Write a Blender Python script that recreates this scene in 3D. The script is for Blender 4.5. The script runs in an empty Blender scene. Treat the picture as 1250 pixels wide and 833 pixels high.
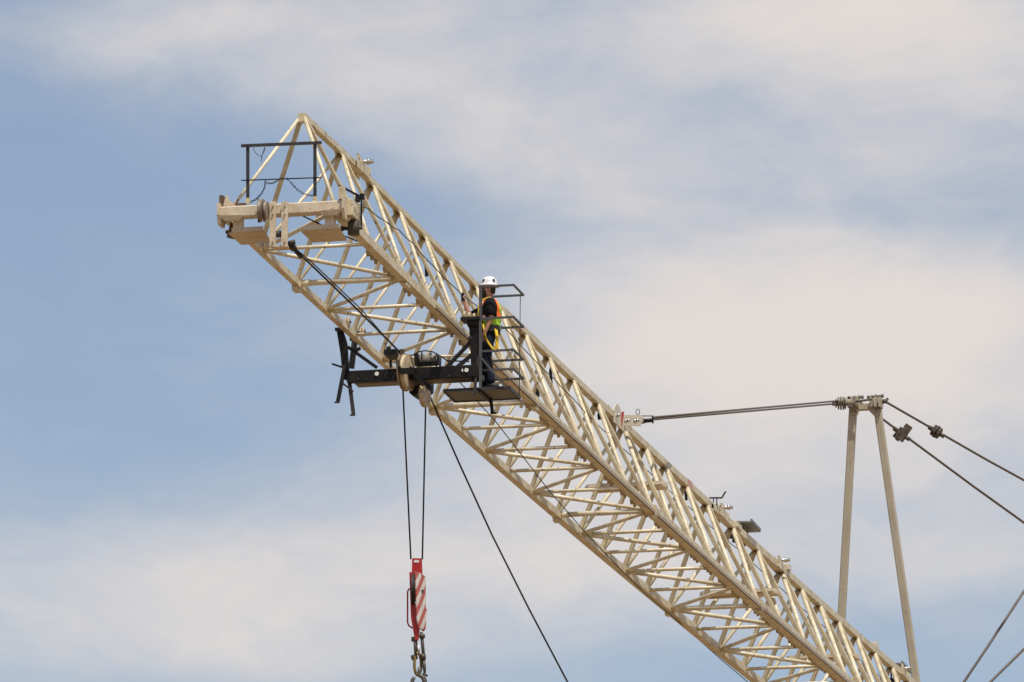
import bpy, bmesh, math, random
from mathutils import Vector, Matrix, Quaternion
random.seed(7)
C = bpy.context.scene.collection
V = Vector
PI = math.pi

# ------------------------------------------------------------------ camera geometry (a 288 mm lens, 31 m below the jib)
YAW, PIT = 0.22119, 0.22645
CAM = V((31.098, -125.381, -30.97))
FPX = 10000.0
FW = V((-math.sin(YAW)*math.cos(PIT), math.cos(YAW)*math.cos(PIT), math.sin(PIT)))
RT = V((math.cos(YAW), math.sin(YAW), 0))
UP = RT.cross(FW)
GROUND_Z = -32.7

def at(px, py, Y):
    """world point at depth plane y = Y that the surveyed bearing px, py meets"""
    d = FW*FPX + RT*(px-625) - UP*(py-416.5)
    return CAM + d*((Y-CAM.y)/d.y)

# ------------------------------------------------------------------ materials
def new_mat(name):
    m = bpy.data.materials.new(name); m.use_nodes = True
    nt = m.node_tree
    for n in list(nt.nodes): nt.nodes.remove(n)
    o = nt.nodes.new('ShaderNodeOutputMaterial'); b = nt.nodes.new('ShaderNodeBsdfPrincipled')
    nt.links.new(b.outputs[0], o.inputs[0])
    return m, nt, b

def surf(name, col, rough=.5, metal=0, dirt=None, dirt_amt=.5, dscale=6, mottle=.12, mscale=25, bump=.0, wear=None, wear_th=.72, spec=.5, streak=(1, 1, 1)):
    m, nt, b = new_mat(name)
    N, L = nt.nodes, nt.links
    tc = N.new('ShaderNodeTexCoord')
    mp = N.new('ShaderNodeMapping'); mp.inputs['Scale'].default_value = streak
    L.new(tc.outputs['Object'], mp.inputs['Vector'])
    n1 = N.new('ShaderNodeTexNoise'); n1.inputs['Scale'].default_value = mscale; n1.inputs['Detail'].default_value = 4
    n2 = N.new('ShaderNodeTexNoise'); n2.inputs['Scale'].default_value = dscale; n2.inputs['Detail'].default_value = 6; n2.inputs['Roughness'].default_value = .65
    L.new(tc.outputs['Object'], n1.inputs['Vector']); L.new(mp.outputs[0], n2.inputs['Vector'])
    hs = N.new('ShaderNodeMix'); hs.data_type = 'RGBA'
    c = V(col[:3])
    hs.inputs['A'].default_value = (*(c*(1-mottle)), 1); hs.inputs['B'].default_value = (*(c*(1+mottle)), 1)
    L.new(n1.outputs['Fac'], hs.inputs['Factor'])
    last = hs.outputs['Result']
    if dirt:
        r = N.new('ShaderNodeMapRange'); r.inputs['From Min'].default_value = .45; r.inputs['From Max'].default_value = .75
        r.inputs['To Max'].default_value = dirt_amt
        L.new(n2.outputs['Fac'], r.inputs['Value'])
        mx = N.new('ShaderNodeMix'); mx.data_type = 'RGBA'; mx.inputs['B'].default_value = (*dirt, 1)
        L.new(r.outputs[0], mx.inputs['Factor']); L.new(last, mx.inputs['A']); last = mx.outputs['Result']
    if wear:
        n3 = N.new('ShaderNodeTexNoise'); n3.inputs['Scale'].default_value = dscale*4.3; n3.inputs['Detail'].default_value = 5
        L.new(tc.outputs['Object'], n3.inputs['Vector'])
        r = N.new('ShaderNodeMapRange'); r.inputs['From Min'].default_value = wear_th-.04; r.inputs['From Max'].default_value = wear_th+.02
        L.new(n3.outputs['Fac'], r.inputs['Value'])
        mx = N.new('ShaderNodeMix'); mx.data_type = 'RGBA'; mx.inputs['B'].default_value = (*wear, 1)
        L.new(r.outputs[0], mx.inputs['Factor']); L.new(last, mx.inputs['A']); last = mx.outputs['Result']
    L.new(last, b.inputs['Base Color'])
    rr = N.new('ShaderNodeMapRange'); rr.inputs['To Min'].default_value = max(.05, rough-.12); rr.inputs['To Max'].default_value = min(1, rough+.12)
    L.new(n2.outputs['Fac'], rr.inputs['Value']); L.new(rr.outputs[0], b.inputs['Roughness'])
    b.inputs['Metallic'].default_value = metal
    b.inputs['Specular IOR Level'].default_value = spec
    if bump:
        bp = N.new('ShaderNodeBump'); bp.inputs['Strength'].default_value = bump; bp.inputs['Distance'].default_value = .01
        L.new(n1.outputs['Fac'], bp.inputs['Height']); L.new(bp.outputs[0], b.inputs['Normal'])
    return m

CREAM = (.64, .545, .36)
M = {}
M['cream'] = surf('cream_paint', CREAM, .45, dirt=(.27, .19, .10), dirt_amt=.65, dscale=3.4, wear=(.13, .075, .04), wear_th=.66, mottle=.1)
M['cream_tube'] = surf('cream_paint_tube', (.74, .65, .455), .42, dirt=(.27, .19, .10), dirt_amt=.65, dscale=4.2, wear=(.15, .085, .045), wear_th=.69, mottle=.08)
M['cream_bar'] = surf('cream_paint_bar', (.59, .50, .33), .5, dirt=(.22, .15, .08), dirt_amt=.7, dscale=4, wear=(.15, .085, .045), wear_th=.68, mottle=.1)
M['cream_tip'] = surf('cream_paint_beam', (.64, .54, .395), .5, dirt=(.34, .24, .15), dirt_amt=.6, dscale=5, wear=(.2, .13, .08), wear_th=.69, mottle=.07)
M['grimy'] = surf('grimy_cream', (.40, .31, .19), .6, dirt=(.13, .09, .05), dirt_amt=.75, dscale=7, mottle=.15)
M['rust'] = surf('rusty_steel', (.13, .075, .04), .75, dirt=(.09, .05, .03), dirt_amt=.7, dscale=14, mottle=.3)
M['rail_brown'] = surf('worn_rail', (.33, .235, .15), .5, dirt=(.10, .06, .04), dirt_amt=.8, dscale=5, mottle=.2)
M['greybeige'] = surf('grey_beige_paint', (.43, .375, .275), .55, dirt=(.28, .23, .16), dirt_amt=.5, dscale=2, wear=(.2, .12, .07), wear_th=.72, mottle=.08)
M['black'] = surf('black_paint', (.010, .0095, .010), .5, dirt=(.028, .025, .022), dirt_amt=.5, dscale=8, mottle=.2, spec=.22)
M['darkgrey'] = surf('dark_grey_steel', (.036, .035, .037), .5, spec=.3, dirt=(.08, .07, .06), dirt_amt=.5, dscale=9, mottle=.15)
M['grey'] = surf('grey_galvanised', (.085, .085, .09), .55, spec=.3, dirt=(.05, .045, .04), dirt_amt=.5, dscale=8, mottle=.15)
M['floor'] = surf('basket_floor_mesh', (.15, .14, .12), .7, dirt=(.07, .06, .05), dirt_amt=.6, dscale=12, mottle=.3, mscale=120)
M['rope'] = surf('wire_rope', (.022, .020, .019), .65, mottle=.15, mscale=12, spec=.2)
M['strand'] = surf('stay_rope', (.13, .105, .085), .6, dirt=(.06, .045, .035), dirt_amt=.7, dscale=6, mottle=.3, mscale=50)
M['chrome'] = surf('bright_pin_steel', (.62, .6, .55), .28, metal=.9, dirt=(.2, .15, .1), dirt_amt=.4, dscale=20)
M['clevis'] = surf('pale_clevis_paint', (.60, .54, .43), .5, dirt=(.3, .25, .18), dirt_amt=.4, dscale=14, mottle=.08)
M['redmark'] = surf('red_band', (.42, .05, .05), .5, mottle=.1)
M['red'] = surf('hook_red', (.42, .015, .014), .45, dirt=(.2, .03, .02), dirt_amt=.45, dscale=12, mottle=.12)
M['hookgrey'] = surf('forged_steel', (.085, .072, .06), .5, metal=.3, dirt=(.04, .03, .025), dirt_amt=.6, dscale=18, mottle=.2)
M['yellowpl'] = surf('yellow_chromate', (.24, .165, .05), .5, metal=.2, dirt=(.05, .035, .02), dirt_amt=.8, dscale=20)
M['sheave'] = surf('sheave_cream', (.56, .45, .30), .5, dirt=(.20, .13, .07), dirt_amt=.8, dscale=11, mottle=.1)
M['white'] = surf('white_sticker', (.75, .74, .72), .5)
M['wire'] = surf('thin_wire', (.05, .05, .05), .6)
M['skin'] = surf('skin', (.47, .245, .165), .5, mottle=.08, mscale=40)
M['hair'] = surf('dark_hair', (.022, .014, .010), .7, mottle=.3, mscale=150, bump=.3)
M['hat'] = surf('white_hard_hat', (.72, .71, .74), .3, dirt=(.6, .58, .55), dirt_amt=.3, dscale=18, mottle=.02)
M['shirt'] = surf('black_cotton', (.014, .013, .014), .9, mottle=.25, mscale=60, spec=.15)
M['jeans'] = surf('dark_denim', (.012, .016, .030), .9, dirt=(.022, .027, .042), dirt_amt=.6, dscale=14, mottle=.2, mscale=90, spec=.2)
M['boot'] = surf('dark_leather', (.02, .016, .014), .6, mottle=.2)
M['lime'] = surf('hi_vis_lime', (.42, .72, .03), .75, mottle=.1, mscale=40)
M['orange'] = surf('hi_vis_orange', (.95, .17, .02), .7, mottle=.08, mscale=40)
M['silver'] = surf('reflective_tape', (.55, .55, .5), .4, mottle=.05)
M['yellow'] = surf('yellow_webbing', (.78, .52, .02), .7, mottle=.12, mscale=90)

# red and white diagonal warning stripes of the hook block
def stripes():
    m, nt, b = new_mat('red_white_stripes'); N, L = nt.nodes, nt.links
    tc = N.new('ShaderNodeTexCoord'); sp = N.new('ShaderNodeSeparateXYZ'); L.new(tc.outputs['Object'], sp.inputs[0])
    a = N.new('ShaderNodeMath'); a.operation = 'MULTIPLY_ADD'; a.inputs[1].default_value = 1.55
    L.new(sp.outputs['X'], a.inputs[0])
    y = N.new('ShaderNodeMath'); y.operation = 'MULTIPLY_ADD'; y.inputs[1].default_value = 1.1
    z = N.new('ShaderNodeMath'); z.operation = 'MULTIPLY'; z.inputs[1].default_value = -1.0
    L.new(sp.outputs['Z'], z.inputs[0])
    L.new(sp.outputs['Y'], y.inputs[0]); L.new(z.outputs[0], y.inputs[2]); L.new(y.outputs[0], a.inputs[2])
    s = N.new('ShaderNodeMath'); s.operation = 'MULTIPLY'; s.inputs[1].default_value = 3.1; L.new(a.outputs[0], s.inputs[0])
    f = N.new('ShaderNodeMath'); f.operation = 'FRACT'; L.new(s.outputs[0], f.inputs[0])
    g = N.new('ShaderNodeMath'); g.operation = 'GREATER_THAN'; g.inputs[1].default_value = .5; L.new(f.outputs[0], g.inputs[0])
    n = N.new('ShaderNodeTexNoise'); n.inputs['Scale'].default_value = 16; n.inputs['Detail'].default_value = 5; L.new(tc.outputs['Object'], n.inputs[0])
    mx = N.new('ShaderNodeMix'); mx.data_type = 'RGBA'; mx.inputs['A'].default_value = (.62, .57, .52, 1); mx.inputs['B'].default_value = (.42, .09, .07, 1)
    L.new(g.outputs[0], mx.inputs['Factor'])
    r = N.new('ShaderNodeMapRange'); r.inputs['From Min'].default_value = .5; r.inputs['From Max'].default_value = .75; r.inputs['To Max'].default_value = .5; L.new(n.outputs['Fac'], r.inputs[0])
    m2 = N.new('ShaderNodeMix'); m2.data_type = 'RGBA'; m2.inputs['B'].default_value = (.42, .22, .17, 1)
    L.new(r.outputs[0], m2.inputs['Factor']); L.new(mx.outputs['Result'], m2.inputs['A']); L.new(m2.outputs['Result'], b.inputs['Base Color'])
    b.inputs['Roughness'].default_value = .5
    return m
M['stripes'] = stripes()

# ------------------------------------------------------------------ mesh builder
def frame(d, hint=None):
    d = d.normalized()
    h = V(hint) if hint is not None else V((0, 0, 1))
    if abs(d.dot(h.normalized())) > .985: h = V((1, 0, 0)) if abs(d.x) < .9 else V((0, 1, 0))
    a = d.cross(h).normalized(); b = a.cross(d).normalized()
    return a, b, d      # side, up, along

class MB:
    def __init__(s): s.v = []; s.f = []; s.sm = []; s.mi = []; s.m = 0
    def add(s, vs, fs, smooth=False):
        k = len(s.v); s.v += [V(p) for p in vs]
        for f in fs: s.f.append([k+i for i in f]); s.sm.append(smooth); s.mi.append(s.m)
        return s
    def hexa(s, c8):
        return s.add(c8, [(0, 3, 2, 1), (4, 5, 6, 7), (0, 1, 5, 4), (1, 2, 6, 5), (2, 3, 7, 6), (3, 0, 4, 7)])
    def box(s, c, size, R=None, ch=0):
        c = V(c); hx, hy, hz = [k/2 for k in size]
        R = R or Matrix.Identity(3)
        if ch:   # chamfered box
            bm = bmesh.new(); bmesh.ops.create_cube(bm, size=1)
            bmesh.ops.scale(bm, vec=size, verts=bm.verts)
            bmesh.ops.bevel(bm, geom=bm.edges[:], offset=ch, segments=1, affect='EDGES')
            bm.verts.ensure_lookup_table(); bm.faces.ensure_lookup_table()
            s.add([c + R @ v.co for v in bm.verts], [[v.index for v in f.verts] for f in bm.faces]); bm.free(); return s
        return s.hexa([c + R @ V(p) for p in ((-hx, -hy, -hz), (hx, -hy, -hz), (hx, hy, -hz), (-hx, hy, -hz), (-hx, -hy, hz), (hx, -hy, hz), (hx, hy, hz), (-hx, hy, hz))])
    def bar(s, p, q, w, h=None, hint=None, ch=0):
        p, q = V(p), V(q); h = h or w
        a, b, d = frame(q-p, hint)
        if ch:
            R = Matrix((a, d, b)).transposed()
            return s.box((p+q)/2, (w, (q-p).length, h), R, ch)
        c8 = [o + a*x*w/2 + b*y*h/2 for o in (p, q) for x, y in ((-1, -1), (1, -1), (1, 1), (-1, 1))]
        return s.hexa(c8)
    def tube(s, p, q, r, r2=None, n=10, caps=True):
        return s.path([V(p), V(q)], [r, r if r2 is None else r2], n, caps)
    def path(s, pts, r, n=8, caps=True, closed=False):
        pts = [V(p) for p in pts]; m = len(pts)
        rs = r if isinstance(r, (list, tuple)) else [r]*m
        k0 = len(s.v); a = None; rings = []
        for i, p in enumerate(pts):
            if closed: t = pts[(i+1) % m]-pts[i-1]
            else: t = pts[min(i+1, m-1)]-pts[max(i-1, 0)]
            t = t.normalized()
            if a is None: a, b, _ = frame(t)
            else:
                a = (a - t*a.dot(t)).normalized(); b = a.cross(t)
            for j in range(n):
                an = 2*PI*j/n; s.v.append(p + (a*math.cos(an)+b*math.sin(an))*rs[i])
            rings.append(k0+i*n)
        for i in range(m if closed else m-1):
            r0, r1 = rings[i], rings[(i+1) % m]
            for j in range(n):
                s.f.append([r0+j, r0+(j+1) % n, r1+(j+1) % n, r1+j]); s.sm.append(True); s.mi.append(s.m)
        if caps and not closed:
            s.f.append([rings[0]+j for j in range(n)][::-1]); s.sm.append(False); s.mi.append(s.m)
            s.f.append([rings[-1]+j for j in range(n)]); s.sm.append(False); s.mi.append(s.m)
        return s
    def plate(s, pts, nrm, th):
        """flat polygon pts extruded by th along nrm, centred"""
        nrm = V(nrm).normalized()*th/2; k = len(pts)
        vs = [V(p)-nrm for p in pts] + [V(p)+nrm for p in pts]
        fs = [list(range(k))[::-1], list(range(k, 2*k))] + [(i, (i+1) % k, k+(i+1) % k, k+i) for i in range(k)]
        return s.add(vs, fs)
    def disc(s, c, axis, r, th, n=28, groove=0):
        c = V(c); ax = V(axis).normalized()
        if groove:
            return s.path([c-ax*th/2, c-ax*th/2*.999, c-ax*th*.15, c+ax*th*.15, c+ax*th/2*.999, c+ax*th/2], [r*.96, r, r-groove, r-groove, r, r*.96], n)
        return s.path([c-ax*th/2, c+ax*th/2], [r, r], n)
    def loft(s, rings, closed_ends=True, smooth=True):
        k0 = len(s.v); n = len(rings[0])
        for R in rings: s.v += [V(p) for p in R]
        for i in range(len(rings)-1):
            for j in range(n):
                a = k0+i*n; s.f.append([a+j, a+(j+1) % n, a+n+(j+1) % n, a+n+j]); s.sm.append(smooth); s.mi.append(s.m)
        if closed_ends:
            s.f.append([k0+j for j in range(n)][::-1]); s.sm.append(smooth); s.mi.append(s.m)
            s.f.append([k0+(len(rings)-1)*n+j for j in range(n)]); s.sm.append(smooth); s.mi.append(s.m)
        return s
    def build(s, name, mat, parent=None):
        org = ORG.get(parent.name, V((0, 0, 0))) if parent else V((0, 0, 0))
        me = bpy.data.meshes.new(name)
        me.from_pydata([tuple(v-org) for v in s.v], [], s.f)
        mats = mat if isinstance(mat, (list, tuple)) else [mat]
        for m in mats: me.materials.append(M[m] if isinstance(m, str) else m)
        for p, sm, mi in zip(me.polygons, s.sm, s.mi): p.use_smooth = sm; p.material_index = mi
        bm = bmesh.new(); bm.from_mesh(me); bmesh.ops.recalc_face_normals(bm, faces=bm.faces); bm.to_mesh(me); bm.free()
        me.update()
        o = bpy.data.objects.new(name, me); C.objects.link(o)
        if parent: o.parent = parent
        ORG[o.name] = org
        return o
ORG = {}

def thing(name, label, cat, loc, group=None):
    o = bpy.data.objects.new(name, None); C.objects.link(o); o.location = loc
    o.empty_display_size = .2
    ORG[o.name] = V(loc); return tag(o, label, cat, group)
def tag(o, label=None, cat=None, group=None, kind=None):
    if label: o['label'] = label
    if cat: o['category'] = cat
    if group: o['group'] = group
    if kind: o['kind'] = kind
    return o
def solo(name, mb, mat, label, cat, group=None):
    """a thing that is one mesh: its origin sits at its first vertex"""
    org = mb.v[0].copy()
    mb.v = [v-org for v in mb.v]
    o = mb.build(name, mat); o.location = org
    return tag(o, label, cat, group)

# ------------------------------------------------------------------ the jib
W2, H = 1.791/2, 1.953
def zf(y): return .0409*(y/10)**2 - .001137*(y/10)**3
BY = {-2: -3.75, -1: -1.49, 0: .91, 1: 2.85, 2: 4.76, 3: 6.72, 4: 8.68, 5: 10.64, 6: 12.58, 7: 14.56, 8: 16.46, 9: 18.51, 10: 20.75, 11: 22.72, 12: 24.68,
      13: 26.75, 14: 28.89, 15: 31.11, 16: 33.56, 17: 36.2, 18: 38.7, 19: 40.9, 20: 43.0, 21: 45.1, 22: 47.3, 23: 49.5, 24: 51.7, 25: 53.9, 26: 56.1}
TY = {-1.5: -2.35, -.5: .19, .5: 2.35, 1.5: 4.25, 2.5: 6.1, 3.5: 7.95, 4.5: 9.95, 5.5: 11.95, 6.5: 13.9, 7.5: 15.85, 8.5: 17.9, 9.5: 20.1, 10.5: 22.45, 11.5: 24.45,
      12.5: 26.35, 13.5: 28.35, 14.5: 30.4, 15.5: 33.03, 16.5: 35.62, 17.5: 38.3, 18.5: 40.42, 19.5: 42.57, 20.5: 44.7, 21.5: 46.95, 22.5: 49.08, 23.5: 51.3, 24.5: 53.4, 25.5: 55.6}
def NL(i): return V((-W2, BY[i], zf(BY[i])))
def NR(i): return V((W2, BY[i], zf(BY[i])))
def NT(i): return V((0, TY[i], zf(TY[i])+H))
IB = sorted(BY); IT = sorted(TY)

crane = thing('tower_crane', 'cream lattice tower crane jib with a railed tip and an A-frame held by stay ropes', 'crane', (0, 55, 0))

def sect(i): return 0 if i < 5 else 1 if i < 10 else 2 if i < 15 else 3
def chord(P, I, ws, w_h=1.0, off=0):
    mb = MB(); up = V((0, 0, off))
    for i in range(len(P)-1):
        w = ws[sect(I[i])]
        a, b = P[i]+up, P[i+1]+up
        mb.bar(a, b + (b-a).normalized()*.004, w, w*w_h)
    return mb
WR = (.14, .145, .17, .18)
def lerp_path(P, y):
    for a, b in zip(P, P[1:]):
        if a.y <= y <= b.y: return a.lerp(b, (y-a.y)/(b.y-a.y))
    return P[-1].copy()
# left bottom chord
PL = [NL(i) for i in IB]; PR = [NR(i) for i in IB]; PT = [NT(i) for i in IT]; PT[0].z -= .05
mb = chord(PL, IB, (.105, .13, .145, .15))
for i in (0, 5, 10, 15, 20):      # section joint collars
    p = NL(i); mb.box(p, (.15, .16, .15)); mb.box(p+V((-.02, .02, -.10)), (.10, .22, .06))
cl = mb.build('bottom_chord', 'cream', crane); cl['label'] = 'slimmer bottom chord on the far side of the trolley sheaves'
del cl['label']
mb = chord(PR, IB, WR)
for i in (0, 5, 10, 15, 20):
    p = NR(i); mb.box(p, (WR[sect(i)]+.025, .16, WR[sect(i)]+.025)); mb.box(p+V((.02, .02, -.12)), (.10, .22, .05))
y = -1.2; mb.m = 1
while y < 54:
    for k in range(random.choice((2, 3))):
        p = lerp_path(PR, y); o = p + V((-.095, 0, -.085))
        s = .085
        mb.plate([o+V((0, -s*.7, .04)), o+V((0, s*.9, .04)), o+V((0, s*.2, -.045))], (1, 0, 0), .05)
        y += .27
    y += random.choice((.35, .5, .62))
cr = mb.build('bottom_chord', ['cream', 'grimy'], crane)
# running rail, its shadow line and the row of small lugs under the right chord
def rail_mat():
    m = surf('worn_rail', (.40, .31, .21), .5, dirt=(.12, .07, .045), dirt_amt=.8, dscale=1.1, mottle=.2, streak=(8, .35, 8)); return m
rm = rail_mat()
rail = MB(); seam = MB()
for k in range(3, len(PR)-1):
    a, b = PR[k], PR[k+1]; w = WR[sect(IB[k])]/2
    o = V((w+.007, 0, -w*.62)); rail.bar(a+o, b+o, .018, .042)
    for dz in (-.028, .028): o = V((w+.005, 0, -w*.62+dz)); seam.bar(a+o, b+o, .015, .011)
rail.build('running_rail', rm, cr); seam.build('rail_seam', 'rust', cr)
# top chord with gussets
mb = chord(PT, IT, (.10, .125, .14, .15), .9, .045)
mb.box(PT[0]+V((0, -.03, .0)), (.105, .14, .14))
for i in (4.5, 9.5, 14.5, 19.5): mb.box(NT(i)+V((0, .35, 0)), (.14, .2, .16))
gs = mb
for i in IT[1:]:
    p = NT(i)
    for sx in (-1, 1):
        o = V((sx*.035, 0, 0))
        gs.plate([p+o+V((sx*.0, -.30, -.0)), p+o+V((sx*.0, .34, -.0)), p+o+V((sx*.02, .14, -.07)), p+o+V((sx*.02, -.10, -.07))], (1, 0, .3*sx), .012)
ct = mb.build('top_chord', 'cream', crane)

# cross struts and zigzag of the bottom face
for i in IB[1:]:
    thick = i % 5 == 0 and i >= 0
    a, b = NL(i), NR(i); mb = MB()
    if thick:
        mb.tube(a, b, .050, n=12); mb.tube(a+V((.03, 0, 0)), a+V((.22, 0, 0)), .06, n=12); mb.tube(b-V((.03, 0, 0)), b-V((.22, 0, 0)), .056, n=12)
        mb.box(b+V((-.22, 0, -.07)), (.05, .06, .05))
    else: mb.tube(a, b, .031+.002*sect(i), n=8)
    mb.build('cross_strut', 'cream_tube', crane)
for i in range(-2, 26):
    a, b = (NL(i), NR(i+1)) if i % 2 else (NR(i), NL(i+1))
    MB().tube(a, b, .035+.0025*sect(i), n=8).build('bottom_diagonal', 'cream_tube', crane)
# side faces
for i in IT:
    t = NT(i); lo, hi = int(i-.5), int(i+.5)
    dn = V((0, 0, -.02)); q = (1.05, 1.25, 1.4, 1.5)[sect(i)]
    MB().tube(t+V((.03, -.03, 0))+dn, NR(lo)+V((0, .05, .03)), .031*q, n=8).build('side_brace', 'cream_tube', crane)
    MB().tube(t+V((-.03, -.03, 0))+dn, NL(lo)+V((0, .05, .03)), .027*q, n=8).build('side_brace', 'cream_tube', crane)
    MB().bar(t+V((.03, .03, 0))+dn, NR(hi)+V((0, -.05, .03)), .066*q, .060*q, hint=(1, 0, .45), ch=.012).build('side_brace', 'cream_bar', crane)
    MB().bar(t+V((-.03, .03, 0))+dn, NL(hi)+V((0, -.05, .03)), .068*q**.6, .068*q**.6, hint=(1, 0, -.45), ch=.014).build('side_brace', 'cream_bar', crane)

# cross plates between the side faces
def rect_plate(x0, x1, yc, Y, dep, th, mat, name, par, ends=True):
    a = at(x0, yc, Y); b = at(x1, yc, Y); z = (a.z+b.z)/2; mb = MB()
    pts = [V((a.x+.06, Y-dep/2, z)), V((b.x-.02, Y-dep/2, z)), V((b.x+.04, Y, z)), V((b.x-.02, Y+dep/2, z)), V((a.x+.06, Y+dep/2, z)), V((a.x-.05, Y, z))]
    mb.plate(pts, (0, 0, 1), th); mb.plate([p+V((0, 0, -.05)) for p in pts[1:2]+pts[2:4]+pts[4:5]], (0, 0, 1), .02)
    return mb.build(name, mat, par)
rect_plate(717, 813, 594, 22.9, .42, .07, 'cream_tip', 'cross_plate', crane)
rect_plate(857, 948, 724, 34.0, .42, .07, 'cream_tip', 'cross_plate', crane)
rect_plate(962, 1047, 803, 44.4, .42, .07, 'cream_tip', 'cross_plate', crane)

# ------------------------------------------------------------------ pad eyes and foot plates along the top chord
def pad_eye(y, s=1.0):
    p = lerp_path(PT, y)+V((0, 0, .05)); mb = MB()
    for sx in (-.055, .055):
        mb.plate([p+V((sx, -.26*s, -.06)), p+V((sx, .26*s, -.06)), p+V((sx, .22*s, .08*s)), p+V((sx, .12*s, .15*s)), p+V((sx, .0, .175*s)), p+V((sx, -.12*s, .15*s)), p+V((sx, -.22*s, .08*s))], (1, 0, 0), .022)
    for sx in (-.09, .09): mb.box(p+V((sx, .05, .01)), (.02, .85, .17)); mb.box(p+V((sx, -.30, .12)), (.03, .12, .08)); mb.box(p+V((sx, .42, .05)), (.05, .06, .1))
    o = mb.build('pad_eye', 'cream', crane)
    pn = MB(); q = p+V((0, 0, .10*s)); pn.tube(q+V((-.10, 0, 0)), q+V((.27, .01, 0)), .035, n=14); pn.tube(q+V((.16, 0, 0)), q+V((.21, 0, 0)), .052, n=14)
    pn.build('pin', 'chrome', o)
pad_eye(1.35); pad_eye(31.8, 1.35); pad_eye(37.9, 1.2); pad_eye(52.6, 1.1)
def foot_plate(pts, Y, lip=None, th=.03):
    z = at(*pts[0], Y).z
    # corner points lie on one level plate
    def on(px, py):
        d = FW*FPX + RT*(px-625) - UP*(py-416.5); return CAM + d*((z-CAM.z)/d.z)
    P = [on(*p) for p in pts]; mb = MB(); mb.plate(P, (0, 0, 1), th)
    if lip: a, b = P[lip[0]], P[lip[1]]; mb.plate([a, b, b+V((0, 0, .06)), a+V((0, 0, .06))], (b-a).cross(V((0, 0, 1))), .03)
    o = mb.build('foot_plate', surf('pale_grey_plate', (.17, .17, .175), .5, dirt=(.08, .07, .06), dirt_amt=.5, dscale=9), crane); o['label'] = 'grey foot plate clamped on the top chord'
    br = MB(); c = sum(P, V())/len(P)
    for k in (-.14, .14):
        q = c+V((-.16, k*1.6, 0)); br.bar(q, q+V((0, 0, -.3)), .03, .03); br.box(q+V((-.02, 0, -.31)), (.17, .11, .09))
    br.build('clamp', 'black', o)
foot_plate([(899, 637), (917, 637), (928, 649), (906, 650)], 34.1, (1, 2))
foot_plate([(1086, 810), (1101, 810), (1112, 822), (1095, 822)], 52.7, (1, 2))
b0 = at(866, 608, 31.2); b1 = at(881, 608, 31.2); b2 = at(886, 600, 31.2)
mb = MB(); mb.bar(b0, b1, .05, .025); mb.bar(b1, b2, .05, .02); mb.bar(b0.lerp(b1, .6), b0.lerp(b1, .6)+V((0, 0, -.22)), .02)
o = mb.build('step_bracket', 'darkgrey', crane)
mb = MB(); mb.box(at(872, 621, 31.2), (.06, .1, .08)); mb.box(at(861, 622, 31.0), (.09, .1, .07)); mb.build('clamp', 'black', o)
# faded red paint band across the chord
for px, py, Y, sx_ in ((859.6, 621.5, 31.0, .15), (871, 620.5, 31.2, .10), (894.7, 654.5, 34.4, .16), (905.6, 653, 34.5, .09), (912.6, 661.5, 35.1, .17)):
    p = at(px, py, Y); mb = MB(); mb.box(p, (sx_, .10, .09)); mb.bar(p+V((0, 0, .04)), p+V((0, 0, .2)), .018); mb.build('clamp', 'black', crane)
p = at(897, 641, 33.3); MB().box(p+V((0, 0, -.03)), (.2, .5, .12), ch=.01).box(p+V((-.1, -.7, .02)), (.05, .22, .2)).build('joint_plate', 'cream', crane)
p = at(906, 655, 34.6); MB().box(p, (.10, .5, .14), ch=.01).build('joint_plate', 'clevis', crane)
p = at(961, 693, 38.7); MB().box(p, (.12, .25, .13), ch=.01).build('joint_plate', 'clevis', crane)
p = at(1066, 789, 49.8); MB().box(p, (.2, .35, .13), ch=.01).bar(p+V((0, 0, .06)), p+V((.05, .3, .14)), .03).build('joint_plate', 'clevis', crane)
p = at(803, 590, 24.2); MB().box(p, (.10, .12, .10)).build('junction_box', 'chrome', crane)
rb = MB(); a = lerp_path(PT, 28.25)+V((0, 0, .045)); b = lerp_path(PT, 28.7)+V((0, 0, .045)); rb.bar(a, b, .156, .150); rb.build('painted_band', surf('faded_red', (.50, .29, .23), .6, mottle=.2), ct)
# small black hangers inside the near face
for px, py, Y, L_ in ((520, 322, 6.6, .22), (672, 452, 16.6, .3), (837, 601, 29.2, .16), (656, 478, 15.0, .1), (731, 506, 20.6, .1)):
    p = at(px, py, Y); mb = MB(); mb.bar(p, p+V((.01, .02, -L_)), .045, .05); mb.tube(p+V((0, 0, .05)), p+V((0, 0, -.02)), .02)
    mb.build('cable_hanger', 'black', crane)

# ------------------------------------------------------------------ jib tip
Yt = -3.75
def T(px, py, dy=0): return at(px, py, Yt+dy)
L0, R0 = T(268, 259.5), T(423, 254.5)
zb = (L0.z+R0.z)/2
bL = V((L0.x, Yt, zb)); bR = V((R0.x, Yt, zb))
beam = MB(); beam.box((bL+bR)/2, (bR.x-bL.x, .21, .185), ch=.02)
beam = beam.build('tip_beam', 'cream_tip', crane)
for p, s in ((bL, -1), (bR, 1)):
    mb = MB(); x = p.x - s*.02
    mb.plate([V((x, Yt-.16, zb+.14)), V((x, Yt+.26, zb+.14)), V((x, Yt+.26, zb-.05)), V((x, Yt+.16, zb-.20)), V((x, Yt-.10, zb-.20)), V((x, Yt-.16, zb-.05))], (1, 0, 0), .045)
    mb.plate([V((x-s*.0, Yt-.14, zb-.06)), V((x-s*.10, Yt-.10, zb-.15)), V((x-s*.34, Yt-.10, zb-.15)), V((x-s*.40, Yt-.14, zb-.08))], (0, 1, 0), .02)
    mb.build('end_bracket', 'cream_tip', beam)
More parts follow.
